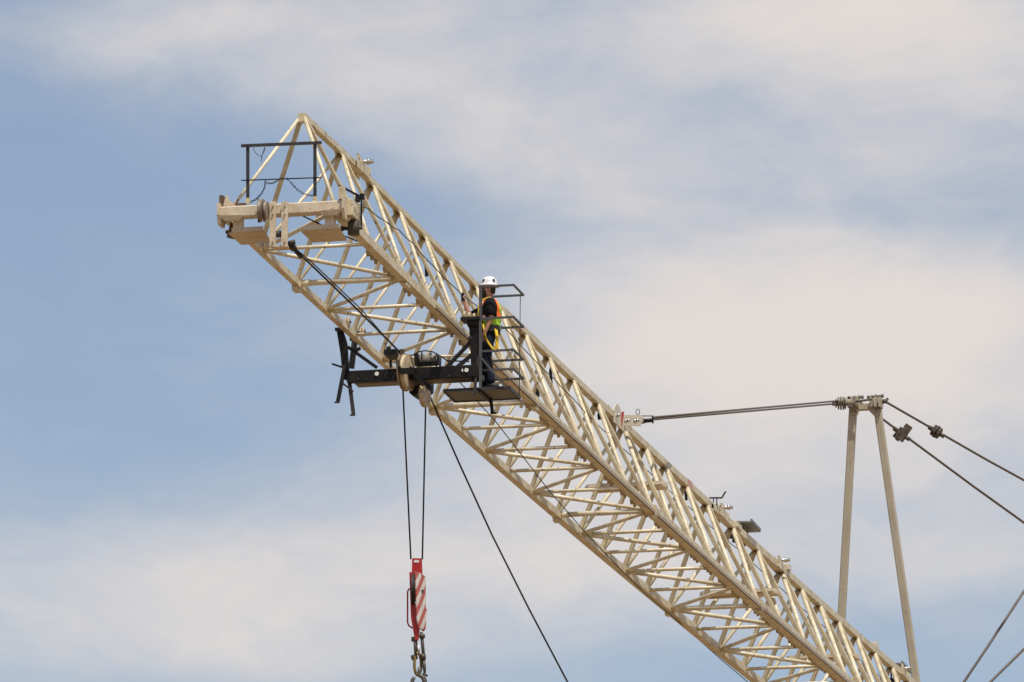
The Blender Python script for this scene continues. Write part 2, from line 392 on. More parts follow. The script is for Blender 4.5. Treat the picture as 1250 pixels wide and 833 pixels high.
# upright fin at the left end and wooden-brown socket
f0 = T(272, 243); mb = MB()
mb.plate([V((bL.x+.07, Yt-.02, zb+.11)), V((bL.x+.10, Yt-.02, zb+.24)), V((bL.x+.13, Yt-.02, zb+.30)), V((bL.x+.15, Yt-.02, zb+.22)), V((bL.x+.28, Yt-.02, zb+.11))], (0, 1, 0), .05)
mb.build('fin_plate', 'cream_tip', beam)
mb = MB(); mb.box(V((bL.x+.035, Yt+.02, zb+.20)), (.06, .14, .18)); mb.box(V((bL.x+.30, Yt+.1, zb+.15)), (.2, .06, .05)); mb.bar(V((bL.x+.24, Yt+.1, zb+.14)), V((bL.x+.27, Yt+.1, zb+.25)), .025)
mb.build('socket', 'rust', beam)
# right end box with black clamp
mb = MB(); x = bR.x
mb.plate([V((x-.10, Yt-.05, zb+.10)), V((x-.10, Yt-.05, zb+.30)), V((x-.03, Yt-.05, zb+.33)), V((x+.0, Yt-.05, zb+.12))], (0, 1, 0), .16)
mb.box(V((x+.045, Yt+.34, zb-.0)), (.10, .66, .27), ch=.01)
o = mb.build('end_box', 'cream', beam)
mb = MB(); mb.bar(V((x-.10, Yt-.06, zb+.335)), V((x+.07, Yt+.50, zb+.30)), .035, .025); mb.box(V((x+.125, Yt+.48, zb+.02)), (.02, .04, .5)); mb.box(V((x+.08, Yt+.4, zb+.22)), (.05, .12, .09))
mb.box(V((x+.13, Yt+.5, zb+.28)), (.07, .07, .09))
mb.build('clamp', 'black', beam)
mb = MB(); q = V((x+.03, Yt+.35, zb-.24)); mb.tube(q+V((0, 0, -.13)), q+V((0, 0, .1)), .095, n=16); mb.tube(q+V((-.2, 0, -.02)), q+V((.14, 0, -.02)), .03, n=10); mb.tube(q+V((-.2, 0, -.02)), q+V((-.17, 0, -.02)), .045)
mb.build('buffer', surf('olive_black', (.06, .05, .035), .6, mottle=.25), beam)
mb = MB()
for k in range(5): mb.box(V((x+.098, Yt+.14+.09*k, zb-.02-.01*k)), (.004, .05, .09 if k % 2 else .06))
mb.build('stencil_marking', 'grimy', beam)
q = V((bL.x+.20, Yt+.25, zb-.22)); mb = MB(); mb.tube(q+V((-.08, 0, -.12)), q+V((-.02, 0, .1)), .07, n=12); mb.tube(q+V((-.16, 0, -.02)), q+V((.1, 0, -.02)), .03)
mb.build('buffer', 'rust', beam)
# two tapered guard plates on short posts under the beam
def guard(x0, x1, ytop, ybot, sl, sr):
    # folded plate: upright face and sloping soffit
    a = T(x0, ytop, .02); b = T(x1, ytop-1, .02); z = (a.z+b.z)/2
    mb = MB(); y0 = Yt+.02
    mb.plate([V((a.x, y0, z)), V((b.x, y0, z)), V((b.x, y0, z-.075)), V((a.x, y0, z-.075))], (0, 1, 0), .02)
    mb.plate([V((a.x, y0+.01, z-.07)), V((a.x-.05, y0+.01, z-.085)), V((a.x+.02, y0+.50, z-.15)), V((b.x+.02, y0+.50, z-.15)), V((b.x+.02, y0+.01, z-.07))], (0, .2, 1), .02)
    return mb.build('guard_plate', surf('beige_guard_paint', (.58, .47, .335), .5, dirt=(.34, .24, .15), dirt_amt=.5, dscale=6, mottle=.05), beam), a, b
g1, a1, b1 = guard(283, 321, 278, 296, .02, .12); g2, a2, b2 = guard(371, 413, 275, 292, -.05, .05)
for g, xs in ((g1, (291,)), (g2, (403,))):
    for xx in xs:
        p = T(xx, 266, .05); MB().box(V((p.x, Yt+.06, zb-.19)), (.15, .12, .2)).build('post', 'cream_tip', g)
# central flat hangers with roller between
mb = MB(); xs = []
for px in (333, 347.5):
    a = T(px, 246.5, -.16); b = T(px, 302, -.16); mb.box((a+b)/2, (.098, .05, (a-b).length), ch=.004); xs.append(((a+b)/2).x)
    xs_z = (a.z, b.z)
mb.box(V(((xs[0]+xs[1])/2, Yt-.16+.10, xs_z[1]+.03)), (.26, .16, .03))
mb.build('hanger_plate', 'cream_tip', beam)
for px, py in ((333, 252), (333, 262), (347.5, 252), (347.5, 262), (333, 296), (347.5, 296)):
    q = T(px, py, -.19); MB().tube(q, q+V((0, -.025, 0)), .016, n=8).build('bolt', 'grimy', beam)
q = T(340, 286, -.08); mb = MB(); mb.tube(q+V((-.10, 0, 0)), q+V((.10, 0, 0)), .055, n=16); mb.build('roller', 'hookgrey', beam)
q = T(322, 257, -.20); mb = MB(); mb.disc(q+V((-.03, 0, 0)), (1, -.02, 0), .19, .06, groove=.05); mb.disc(q+V((.04, 0, 0)), (1, -.02, 0), .14, .05)
mb.build('guide_sheave', surf('old_sheave', (.30, .24, .18), .5, dirt=(.06, .05, .04), dirt_amt=.7, dscale=12), beam)
mb = MB()
for k in range(14): pass
mb.box(q+V((-.08, -.0, 0)), (.025, .06, .38)); mb.build('sheave_guard', 'darkgrey', beam)
q = T(318, 299, .2); mb = MB(); mb.disc(q, (1, -.4, .2), .06, .07, n=16); mb.disc(q+V((.12, .02, 0)), (1, -.4, .2), .055, .05, n=16); mb.build('guide_roller', 'clevis', beam)
# tip railing
Yr = Yt+.05
r0, r1 = at(302.5, 248, Yr), at(302.5, 179, Yr); r2, r3 = at(384.5, 246, Yr), at(384.5, 175, Yr)
rail = MB().bar(at(294.5, 178.3, Yr-.03), at(392.5, 174.3, Yr-.03), .035, .045).build('tip_railing', 'darkgrey', crane)
MB().bar(r0, r1, .045, .045, hint=(0, 1, 0)).build('post', 'darkgrey', rail)
MB().bar(r2, r3, .045, .045, hint=(0, 1, 0)).build('post', 'darkgrey', rail)
MB().bar(at(294.5, 220.5, Yr-.03), at(392, 217, Yr-.03), .016, .016).build('mid_rail', 'black', rail)
for q in (r0, r2): MB().box(q+V((0, 0, .03)), (.06, .06, .09)).build('post_socket', 'cream_bar', rail)
def chain(pts, link=.048, r=.0055):
    mb = MB(); seg = []
    for a, b in zip(pts, pts[1:]):
        n = max(1, int((b-a).length/(link*.72)))
        for k in range(n): seg.append((a.lerp(b, k/n), a.lerp(b, (k+1)/n)))
    for k, (a, b) in enumerate(seg):
        d = (b-a).normalized(); s, u, _ = frame(d); s = s if k % 2 else u; c = (a+b)/2
        ring = [c + d*math.cos(t)*link/2 + s*math.sin(t)*link*.28 for t in [2*PI*j/8 for j in range(8)]]
        mb.path(ring, r, 5, closed=True)
    return mb
cp = [at(*p, Yr-.05) for p in ((306, 247), (313, 243), (319, 237), (323, 229), (324, 220))]
chain(cp).build('chain', 'rope', rail)
cp = [at(*p, Yr-.05) for p in ((325, 223), (329, 224.5), (335, 223), (340, 219.5), (345, 217.5))]
chain(cp).build('chain', 'rope', rail)
cp = [at(*p, Yr-.05) for p in ((350, 217.5), (355, 223), (362, 231), (370, 236.5), (377, 238.5), (383, 239))]
chain(cp).build('chain', 'rope', rail)
MB().path([at(*p, Yr-.05) for p in ((309, 179), (310, 184), (314, 189), (319, 191), (323, 184), (324, 178))], .006, 5).path([at(*p, Yr-.05) for p in ((323, 180), (320, 189), (318.5, 198))], .006, 5).build('tie_wire', 'wire', rail)

# ------------------------------------------------------------------ stay from the jib to the A-frame head
Yp, Ya = 22.3, 54.0
pj = lerp_path(PT, 21.9)
ey = MB()
for sx in (-.085, .085):
    c = at(748, 507, 21.6); c.x = sx
    pts = []
    for k in range(12):
        an = PI*k/11; pts.append(V((sx, c.y-.0-.30*math.cos(an)-.05, pj.z+.09+.17*math.sin(an))))
    pts += [V((sx, c.y+.62, pj.z-.02)), V((sx, c.y+.55, pj.z-.14)), V((sx, c.y-.34, pj.z-.14))]
    ey.plate(pts, (1, 0, 0), .03)
ey = ey.build('stay_lug', 'clevis', crane)
q0 = at(754, 507.0, 21.4); q1 = at(766, 513.5, 21.8); q2 = at(777, 513.5, 21.8)
mb = MB()
for q in (q0, q1, q2): mb.tube(q+V((-.01, 0, 0)), q+V((.045, 0, 0)), .034, n=14); mb.tube(q+V((-.05, 0, -.01)), q+V((-.01, 0, -.01)), .046, n=14)
mb.build('pin', 'chrome', ey)
link = MB()
for dy in (-.13, .10):
    a, b = at(758, 513.5, 22.2+dy), at(783, 513.5, 22.2+dy)
    link.bar(a, b, .022, .215, hint=(0, 0, 1), ch=.004)
link.bar(at(779, 513.5, 22.2), at(786, 513.5, 22.2), .2, .09)
stay = link.build('stay_link', 'clevis', crane)
mb = MB(); a = at(757.5, 505, 21.98); mb.bar(at(760.5, 503, 21.85), at(757.5, 521, 21.85), .045, .03, hint=(0, 1, 0)); mb.build('painted_band', 'redmark', stay)
mb = MB()
ring = [at(778.5, 503, 22.2)+RT*math.cos(t)*.035+V((0, 0, 1))*(math.sin(t)*.055) for t in [2*PI*j/14 for j in range(14)]]
mb.path(ring, .007, 6, closed=True); mb.build('lifting_ring', 'rope', stay)
mb = MB(); a, b = at(783, 514.5, 22.2), at(797, 513, 22.2)
mb.tube(a, b, .04, n=12); mb.tube(at(784, 508, 22.2), at(796.5, 508, 22.2), .009); mb.tube(at(796.5, 507.5, 22.2), at(797, 517, 22.2), .016)
mb.build('rope_socket', 'black', stay)
# A-frame
pk = at(1058, 500, Ya)
lt, lb = at(1041.5, 498, Ya), at(1021.5, 860, Ya+.6)
rt_, rb_ = at(1071, 498, Ya), at(1122.5, 860, Ya+.6)
def extend(a, b, t): return a+(b-a)*t
mb = MB(); mb.bar(lt, extend(lt, lb, 1.05), .17, .17, hint=(0, 1, 0), ch=.02); leg1 = mb.build('a_frame_leg', 'greybeige', crane)
mb = MB(); mb.bar(rt_, extend(rt_, rb_, 1.05), .17, .17, hint=(0, 1, 0), ch=.02); leg2 = mb.build('a_frame_leg', 'greybeige', crane)
mb = MB(); mb.bar(at(1040, 498, Ya), at(1072, 496.5, Ya), .18, .13)
def P5(*pp): return [at(x, y, Ya-.10) for x, y in pp]
mb.plate(P5((1046, 500), (1049, 502), (1047, 507), (1040, 507), (1040, 497)), (0, 1, 0), .03); mb.plate(P5((1064, 501), (1061, 502), (1067, 508), (1074, 507), (1073, 497)), (0, 1, 0), .03)
for x in (1041, 1047, 1064, 1070, 1075): mb.plate(P5((x-1.5, 498), (x+1.5, 498), (x+1.5, 486), (x-1.5, 486)), (0, 1, 0), .3)
hd = mb.build('a_frame_head', 'greybeige', crane)
mb = MB(); mb.bar(at(1068, 501.5, Ya-.2), at(1073.5, 496, Ya-.2), .02, .05); mb.bar(at(1041, 500, Ya-.2), at(1046, 504, Ya-.2), .02, .03); mb.bar(at(1069, 505, Ya-.21), at(1069.5, 499, Ya-.21), .02, .025); mb.build('rust_stain', 'rust', hd)
mb = MB(); mb.tube(at(1034.5, 486, Ya), at(1053, 485, Ya), .03); mb.tube(at(1058.5, 485.3, Ya), at(1078, 483.3, Ya), .03)
for x, y in ((1036, 486), (1043, 485.5), (1049, 485), (1053, 485), (1060, 485.3), (1065, 485), (1069.5, 484), (1077.5, 483.5)): mb.tube(at(x, y-2, Ya), at(x, y+2, Ya), .025)
mb.build('pin', 'strand', hd)
mb = MB(); mb.plate(P5((1068.5, 498), (1070, 486), (1076, 485), (1074.5, 498)), (0, 1, 0), .04); mb.build('head_plate', 'clevis', hd)
# stay ropes
st = MB(); a0, a1_ = at(797, 511, 22.2), at(1022, 490.5, 53.6); st.tube(a0+V((0, 0, .020)), a1_+V((0, 0, .015)), .021); st.tube(a0+V((0, 0, -.020)), a1_+V((0, 0, -.045)), .021)
st = st.build('stay_rope', 'strand', crane)
mb = MB(); c = at(1026.5, 492.5, 53.6)
for k, (dx, r) in enumerate(((-.11, .10), (-.055, .14), (.0, .15), (.055, .15), (.10, .13))): mb.disc(c+RT*dx, RT, r, .035, n=18)
mb.tube(c-RT*.2, c+RT*.33, .06, n=12)
mb.build('turnbuckle', surf('weathered_coupling', (.22, .18, .12), .5, metal=.3, dirt=(.05, .04, .03), dirt_amt=.7, dscale=9), st)
mb = MB(); mb.tube(at(1031, 491.5, 53.7), at(1037, 491.8, 53.7), .075, n=12); mb.box(at(1033, 489, 53.6), (.1, .05, .06)); mb.build('coupling_body', 'clevis', st)
mb = MB(); mb.tube(at(1038, 491.5, 53.7), at(1064, 487.5, 53.7), .028); mb.box(at(1038, 496, 53.6), (.12, .1, .07)); mb.build('stay_rod', 'strand', st)
def coupling(px, py, Y, px2, py2, par, kind):
    a = at(px, py, Y); b = at(px2, py2, Y); d = (b-a).normalized(); s, u, _ = frame(d, (0, 1, 0)); mb = MB()
    c = (a+b)/2; L_ = (b-a).length
    mb.bar(a, c, .07, .06, hint=(0, 1, 0)); mb.bar(c, b, .06, .07, hint=(0, 1, 0))
    if kind:
        u = s if s.z > 0 else -s; mb.bar(c+d*.04, c+u*.26+d*.03, .16, .12, hint=(0, 1, 0)); mb.bar(c-u*.17-d*.08, c+u*.12-d*.06, .10, .10, hint=(0, 1, 0)); mb.bar(c-u*.15+d*.06, c+d*.06, .14, .12, hint=(0, 1, 0)); mb.bar(c-u*.19+d*.0, c+u*.06, .08, .08)
    else:
        for k in (-.07, .0, .07): mb.disc(c+d*k, d, .15-.02*abs(k)*10, .045, n=16)
        mb.bar(c-u*.16-d*.03, c+u*.19-d*.03, .08, .07, hint=(0, 1, 0)); mb.bar(c-u*.14+d*.08, c+u*.12+d*.08, .06, .06)
    mb.tube(a-d*.07, a+d*.03, .055, n=10); mb.tube(b-d*.03, b+d*.08, .05, n=10)
    return mb.build('coupling', surf('coupling_steel', (.07, .055, .045), .5, metal=.2, dirt=(.26, .19, .12), dirt_amt=.65, dscale=16), par)
Yg = 64.0
def stay_line(p, q, r, Y0, Y1):
    a = at(*p, Y0); b = at(*q, Y1); return a, b, MB().path([a, a.lerp(b, .5)+V((0, 0, -.03)), b], r, 8).build('stay_rope', 'strand', crane)
a, b, s1 = stay_line((1080, 490), (1322, 626), .028, Ya, Yg); coupling(1137, 523.5, Ya+2.3, 1149, 531, s1, 0)
mb = MB(); mb.tube(at(1077, 491, Ya), at(1083, 489, Ya), .05); mb.bar(at(1080, 489, Ya), at(1084.5, 487, Ya), .05, .05); mb.bar(at(1081, 491, Ya), at(1085, 493, Ya), .05, .05); mb.build('fork_end', 'strand', s1)
a, b, s2 = stay_line((1050, 491.5), (1322, 690), .028, Ya+.3, Yg); coupling(1094, 525, Ya+1.9, 1107, 534.5, s2, 1)
for p, q, r in (((1322, 612), (1090, 962), .034), ((1322, 722), (1090, 945), .034)):
    a = at(*p, Yg); b = at(*q, Yg-4); MB().path([a, a.lerp(b, .5)+V((0, 0, -.04)), b], r, 8).build('hoist_line', 'strand', crane)['label'] = 'dark back rope rising from below the frame to the upper right'

# ------------------------------------------------------------------ trolley
Yc = 4.3
trol = thing('crane_trolley', 'black steel trolley with cream sheaves hanging under the lattice jib, carrying a railed basket', 'crane trolley', at(500, 458, Yc+.3))
def K(px, py, dy=0): return at(px, py, Yc+dy)
mb = MB(); a, b = K(424, 458.5), K(584, 455.5); z = (a.z+b.z)/2
mb.box(V(((a.x+b.x)/2, Yc, z)), (b.x-a.x, .09, .205), ch=.008)
xbeam = mb.build('cross_beam', 'black', trol)
mb = MB(); a2_, b2_ = K(432, 465), K(586, 461); mb.box(V(((a2_.x+b2_.x)/2, Yc+.2, z-.065)), (b2_.x-a2_.x, .28, .08)); mb.build('bottom_flange', surf('dusty_brown', (.17, .135, .10), .6, mottle=.15), xbeam)
for px, py in ((460, 456.5), (569.5, 452)):
    q = K(px, py, -.06); mb = MB(); mb.disc(q, (0, 1, 0), .035, .02, n=16); mb.build('bolt_cover', 'white', xbeam)
q = K(564.5, 452.3, -.06); MB().box(q, (.022, .02, .045)).build('bolt_cover', 'white', xbeam)
# left side frame
mb = MB(); mb.plate([K(411, 402), (K(419, 404)), K(424, 420), K(427, 466), K(419, 463), K(416, 432)], (0, 1, 0), .06)
mb.bar(K(425, 424), K(460, 449), .055, .05, hint=(0, 1, 0))
mb.build('side_frame', 'black', trol)
MB().bar(K(434, 408, .9), K(429, 450, .9), .09, .06, hint=(0, 1, 0)).bar(K(440, 425, .9), K(432, 430, .9), .05, .05).build('side_frame', 'darkgrey', trol)
for x, y, dy in ((424.5, 393.5, -.1), (442.5, 405.5, 1.0)):
    q = K(x, y, dy); mb = MB(); mb.disc(q+V((-.022, 0, 0)), (1, 0, 0), .085, .024, n=20); mb.disc(q+V((.022, 0, 0)), (1, 0, 0), .08, .024, n=20)
    r_ = mb.build('roller', 'sheave', trol)
    mb = MB(); mb.tube(q+V((-.12, 0, -.0)), q+V((.055, 0, -.0)), .022); mb.box(q+V((-.12, 0, -.08)), (.05, .12, .16)); mb.box(q+V((-.17, -.02, -.12)), (.08, .06, .05)); mb.build('axle', 'black', r_)
# two hanging legs and small arm on the left
mb = MB(); mb.bar(K(421, 446, -.05), K(412.5, 490, -.05), .062, .04, hint=(0, 1, 0)); mb.box(K(411.5, 491.3, -.05), (.08, .06, .02)); mb.build('hanging_leg', 'darkgrey', trol)
mb = MB(); mb.bar(K(426, 462, .05), K(431.5, 506, .05), .06, .04, hint=(0, 1, 0)); mb.box(K(430.5, 507, .05), (.08, .06, .02)); mb.build('hanging_leg', 'darkgrey', trol)
mb = MB(); mb.bar(K(418, 468, -.08), K(431, 478, -.08), .03, .045, hint=(0, 1, 0)); mb.build('link_bar', 'darkgrey', trol)
mb = MB(); mb.tube(K(405.5, 444.5, -.05), K(418, 448.5, -.05), .017); mb.build('pull_bar', 'black', trol)
# right column, bracket, braces
mb = MB(); a = K(578.5, 392, .1); b = K(582, 466, .1)
mb.bar(a, b, .15, .12, hint=(0, 1, 0), ch=.006)
mb.box(K(576, 391, .1), (.32, .3, .05)); mb.box(K(579, 396, .1), (.2, .2, .09))
mb.build('side_column', 'black', trol)
for p, q in (((576, 416), (545, 449)), ((580, 430), (556, 450)), ((577.5, 412), (572, 413.5))):
    MB().bar(K(*p, .08), K(*q, .04), .055, .055, hint=(0, 1, 0)).build('diagonal_brace', 'black', trol)
for k, x in enumerate((568, 573.5, 579.5)):
    q = K(x, 385.5+k*.8, .1+.0*k); mb = MB(); mb.disc(q, (1, -.1, 0), .075-.006*k, .04, n=20); mb.build('roller', 'sheave', trol)
# motor box, drum, sheaves, housing
mb = MB(); mb.box(K(480, 433, .5), (.22, .42, .09)); mb.box(K(474.5, 430, .5), (.06, .1, .17)); mb.bar(K(477, 440, .5), K(477, 449, .5), .035); mb.bar(K(485, 440, .5), K(485, 449, .5), .035); mb.build('motor_box', 'black', trol)
mb = MB(); mb.tube(K(486, 436, .5), K(492, 437, .5), .06, n=16); mb.build('motor', 'cream_tip', trol)
mb = MB(); mb.disc(K(497.5, 455, .0), (1, -.10, .0), .315, .07, n=40, groove=.03); s0 = mb.build('sheave', 'sheave', trol)
mb = MB(); mb.disc(K(494.2, 455, .0), (1, -.10, .0), .318, .025, n=40); mb.build('sheave_guard', 'rust', s0)
mb = MB(); mb.disc(K(492.0, 455, .0), (1, -.10, .0), .30, .03, n=40); mb.build('side_plate', 'grimy', s0)
mb = MB(); mb.box(K(497, 453, -.34), (.24, .03, .10)); mb.box(K(490, 453, -.2), (.03, .3, .1)); mb.box(K(503.5, 453.5, -.2), (.03, .3, .1)); mb.build('sheave_strap', 'black', trol)
for px, py in ((437, 459), (448, 458.5), (474, 457.5), (512, 456.5), (530, 455.5), (548, 455)):
    MB().tube(K(px, py+4, -.035), K(px, py+4, -.065), .013, n=8).build('bolt', 'grey', xbeam)
mb = MB(); mb.disc(K(499.5, 455, .0), (1, -.10, 0), .05, .07, n=16); mb.build('hub', 'grimy', s0)
mb = MB(); mb.disc(K(519, 483, .12), (1, -.12, .0), .20, .06, n=36, groove=.03); s0 = mb.build('sheave', 'sheave', trol)
mb = MB(); mb.disc(K(516.3, 483, .12), (1, -.12, .0), .195, .02, n=36); mb.build('sheave_guard', 'grimy', s0)
mb = MB(); mb.plate([K(502, 463, .45), K(527, 463, .45), K(527, 478, .45), K(524, 480, .45), K(514, 481, .45), K(508, 486, .45), K(502, 482, .45)], (0, 1, 0), .3)
mb.build('sheave_housing', 'black', trol)
MB().bar(K(498, 452, -.1), K(526, 474, -.1), .06, .06, hint=(0, 1, 0)).build('diagonal_brace', 'black', trol)
MB().bar(K(513, 464, -.12), K(527, 477, -.12), .04, .05, hint=(0, 1, 0)).build('diagonal_brace', 'black', trol)
mb = MB(); mb.bar(K(516, 466, .1), K(524, 476, .1), .035, .03); mb.box(K(508, 469, .1), (.06, .03, .05)); mb.build('latch_plate', 'grey', trol)
mb = MB(); a, b = K(512, 440, .5), K(534, 440, .5); mb.tube(a, b, .10, n=20)
for t in (.05, .62, .95): mb.disc(a.lerp(b, t), RT, .13, .02, n=20)
mb.build('rope_drum', surf('drum_grey', (.30, .27, .22), .5, dirt=(.08, .07, .06), dirt_amt=.7, dscale=18), trol)
mb = MB(); mb.box(K(522, 444.5, .4), (.34, .05, .07)); mb.box(K(509, 440, .4), (.05, .2, .2)); mb.box(K(536, 441, .4), (.03, .2, .14)); mb.bar(K(515, 430, .4), K(515, 438, .4), .02); mb.bar(K(526, 431, .4), K(526, 438, .4), .02); mb.build('drum_cradle', 'black', trol)
mb = MB(); mb.path([K(*p, .3) for p in ((492, 433), (500, 434.5), (506, 433), (511, 429.5), (519, 428.3), (529, 430), (538, 435), (548, 442), (553, 447))], .011, 6)
mb.path([K(*p, .2) for p in ((490, 430), (497, 436), (502, 440), (502.5, 448))], .022, 6); mb.build('hydraulic_hose', 'rope', trol)
MB().box(K(490.5, 430, .1), (.07, .07, .09)).build('rope_clamp', surf('olive', (.07, .06, .04), .6), trol)
MB().tube(K(545, 440.5, .4), K(573, 441.5, .4), .012).build('tie_wire', 'wire', trol)

# ------------------------------------------------------------------ basket on the trolley
Zf = at(584, 474.8, Yc+.05).z
def onz(px, py, z=None):
    z = Zf if z is None else z
    d = FW*FPX + RT*(px-625) - UP*(py-416.5); return CAM + d*((z-CAM.z)/d.z)
F = [V((at(542, 476, Yc+.05).x, Yc+.05, Zf)), V((at(622, 473.5, Yc+.05).x, Yc+.05, Zf)), V((at(622, 473.5, Yc+.05).x, Yc+.85, Zf)), V((at(542, 476, Yc+.05).x, Yc+.85, Zf))]
mb = MB(); mb.plate(F, (0, 0, 1), .03)
basket = mb.build('basket_floor', 'floor', trol)
mb = MB()
for i in range(4): mb.bar(F[i]+V((0, 0, -.005)), F[(i+1) % 4]+V((0, 0, -.005)), .03, .055)
mb.build('floor_frame', 'darkgrey', basket)
mb = MB(); xm = at(586, 475, Yc+.05).x
mb.bar(V((xm, Yc+.02, Zf-.045)), V((xm, Yc+.8, Zf-.045)), .05, .05); mb.bar(V((xm+.03, Yc+.72, Zf-.03)), V((xm+.06, Yc+.72, Zf-.27)), .05, .05); mb.box(V((xm+.08, Yc+.7, Zf-.28)), (.10, .06, .025))
mb.build('support_foot', 'black', basket)
ynear, yfar = Yc+.05, Yc+.80
pn = at(587, 472, ynear).x; pxr = at(627, 349, ynear).x
ztop = at(600, 349.5, ynear).z
MB().bar(V((pn, ynear-.03, Zf-.01)), V((pn, ynear-.03, ztop+.02)), .046, .04, hint=(0, 1, 0)).build('post', 'grey', basket)
for lvl in (349.5, 388.5, 428.5, 451.8):
    zz = at(600, lvl, ynear).z; mb = MB(); r = .027
    mb.bar(V((pn, ynear, zz)), V((pxr, ynear, zz)), r, r+.008); mb.bar(V((pxr, ynear-.016, zz)), V((pxr, yfar+.016, zz)), r, r+.006); mb.bar(V((pn-.0, yfar, zz)), V((pxr, yfar, zz)), r, r+.008)
    mb.build('guard_rail', 'grey', basket)
MB().bar(at(588.5, 438, ynear-.05), at(617, 473, ynear-.05), .032, .032).build('diagonal_brace', 'grey', basket)
MB().bar(at(584.5, 436, ynear-.06), at(578.5, 484, ynear-.06), .05, .04).build('diagonal_brace', 'darkgrey', basket)
for x in (591.5, 597.5): MB().bar(at(x, 451, yfar), V((at(x, 480, yfar).x, yfar, Zf)), .035, .035).build('post', 'black', basket)
MB().bar(V((at(587, 480, yfar).x, yfar, Zf)), V((at(587, 480, yfar).x, yfar, Zf+.9)), .045, .045).build('post', 'black', basket)
MB().path([V((pxr-.03, yfar-.1, ztop)), V((pxr-.035, yfar-.12, (ztop+Zf)/2)), V((pxr-.05, yfar-.1, Zf))], .0075, 5).build('safety_wire', 'wire', basket)

# ------------------------------------------------------------------ ropes
def rope(pts, r, name, label, cat, group=None, mat='rope', n=7):
    return solo(name, MB().path(pts, r, n), mat, label, cat, group)
hk = Yc+.5
rope([at(490.5, 452, Yc+.15), at(492, 480, Yc+.2), at(501.5, 683, hk)], .0145, 'hoist_rope', 'steel hoist rope falling from the front cream sheave to the red hook block', 'rope')
rope([at(520.5, 484, Yc+.9), at(519.5, 497, Yc+.9), at(515.5, 683, hk+.1)], .0145, 'hoist_rope', 'shorter steel hoist rope falling from the rear cream sheave to the hook block', 'rope')
rope([at(355, 301, Yt), at(372, 316, Yt+.6), at(430, 372, 0), at(488, 430, Yc+.1)], .0165, 'trolley_rope', 'thick dark rope running from the tip hangers down to the trolley', 'rope')
rope([at(357, 301, Yt), at(378, 318, Yt+.6), at(441, 378, 0), at(481, 424, Yc+.3)], .010, 'trolley_rope', 'thin dark rope just above the thick one between jib tip and trolley', 'rope')
mb = MB(); a = at(354, 298, Yt); b = at(367, 314, Yt+.5); mb.tube(a, a.lerp(b, .35), .055, n=10); mb.tube(a.lerp(b, .35), b, .032, n=10); mb.tube(a+V((-.05, 0, 0)), a+V((.08, 0, .03)), .04)
solo('rope_socket', mb, surf('tarry_socket', (.03, .02, .016), .6), 'dark forked rope socket pinned to the bottom of the tip hanger plates', 'rope socket')
rope([at(524.5, 483, Yc+.9), at(540, 519, Yc+1), at(562, 569, Yc+1.1), at(579, 606, Yc+1.2), at(600, 652, Yc+1.3), at(645, 742, Yc+1.6), at(694, 835, Yc+2), at(760, 960, Yc+2.5), at(900, 1230, Yc+3), at(1200, 1800, Yc+5), at(1560, 2500, Yc+7)], .0155, 'guide_rope', 'dark rope slanting down to the right from the trolley housing', 'rope')
P = [at(553, 458, Yc+.8), at(580, 487, 7), at(606, 516, 9.3), at(637, 556, 12.5), at(671, 600, 16), at(716, 652, 20.5), at(762, 700, 25), at(787, 724, 27.6), at(820, 752, 31.2), at(880, 805, 38), at(960, 873, 47)]
rope(P, .009, 'trolley_rope', 'thin rope running back from the basket beneath the bottom lattice', 'rope')
pts = [(434, 247, -3.2), (450, 255, -2.2), (470, 270, -.8), (487, 281, .4), (504, 297, 1.6), (530, 326, 3.4), (556, 352, 5.1), (580, 372, 6.7), (620, 404, 9.6), (650, 437, 12), (676, 462, 14.2), (700, 487, 16), (728, 517, 18.6), (746, 533, 20.2),
       (770, 556, 22.3), (792, 576, 24.6), (818, 600, 27), (842, 620, 29.3), (870, 645, 32.2), (884, 656, 33.6), (903, 672, 35.4), (924, 692, 37.6), (955, 720, 40.8), (984, 747, 43.7), (1005, 764, 46), (1033, 790, 49), (1070, 822, 53), (1095, 845, 56)]
cab = []
for k, (x, y, Y) in enumerate(pts):
    p = at(x, y, Y); cab.append(p)
    if k < len(pts)-1:
        q = at(*pts[k+1]); cab.append(p.lerp(q, .5)+V((0, 0, -.02)))
rope(cab, .0085, 'electric_cable', 'thin dark electric cable draped along the near side face of the jib', 'cable')
rope([at(368, 263, Yt+.3), at(395, 276, Yt+.6), at(410, 285, Yt+.9), at(425, 290, Yt+1.6), at(440, 296, Yt+2)], .012, 'electric_cable', 'short dark cable crossing behind the right guard plate at the jib tip', 'cable')

# ------------------------------------------------------------------ hook block
Yh = Yc+.5
hb0 = at(509, 700, Yh)
hook = thing('hook_block', 'red hook block with red and white striped cheek plate hanging on two ropes', 'hook block', hb0)
def Hh(px, py, dy=0): return at(px, py, Yh+dy)
mb = MB(); mb.plate([Hh(503.5, 682), Hh(514.7, 682), Hh(515.5, 702), Hh(512, 735), Hh(505, 735), Hh(503, 702)], (0, 1, 0), .05); mb.build('top_yoke', 'red', hook)
MB().plate([Hh(505.5, 684, -.03), Hh(511.5, 684, -.03), Hh(511.5, 687, -.03), Hh(505.5, 687, -.03)], (0, 1, 0), .006).build('slot', surf('pale_slot', (.7, .7, .72), .6), hook)
mb = MB(); mb.plate([Hh(500, 699, -.04), Hh(503, 699, -.04), Hh(503, 737, -.04), Hh(508.5, 737, -.04), Hh(512, 770, -.04), Hh(510.5, 782, -.04), Hh(507, 782, -.04), Hh(502, 755, -.04)], (0, 1, 0), .05)
mb.build('cheek_frame', 'red', hook)
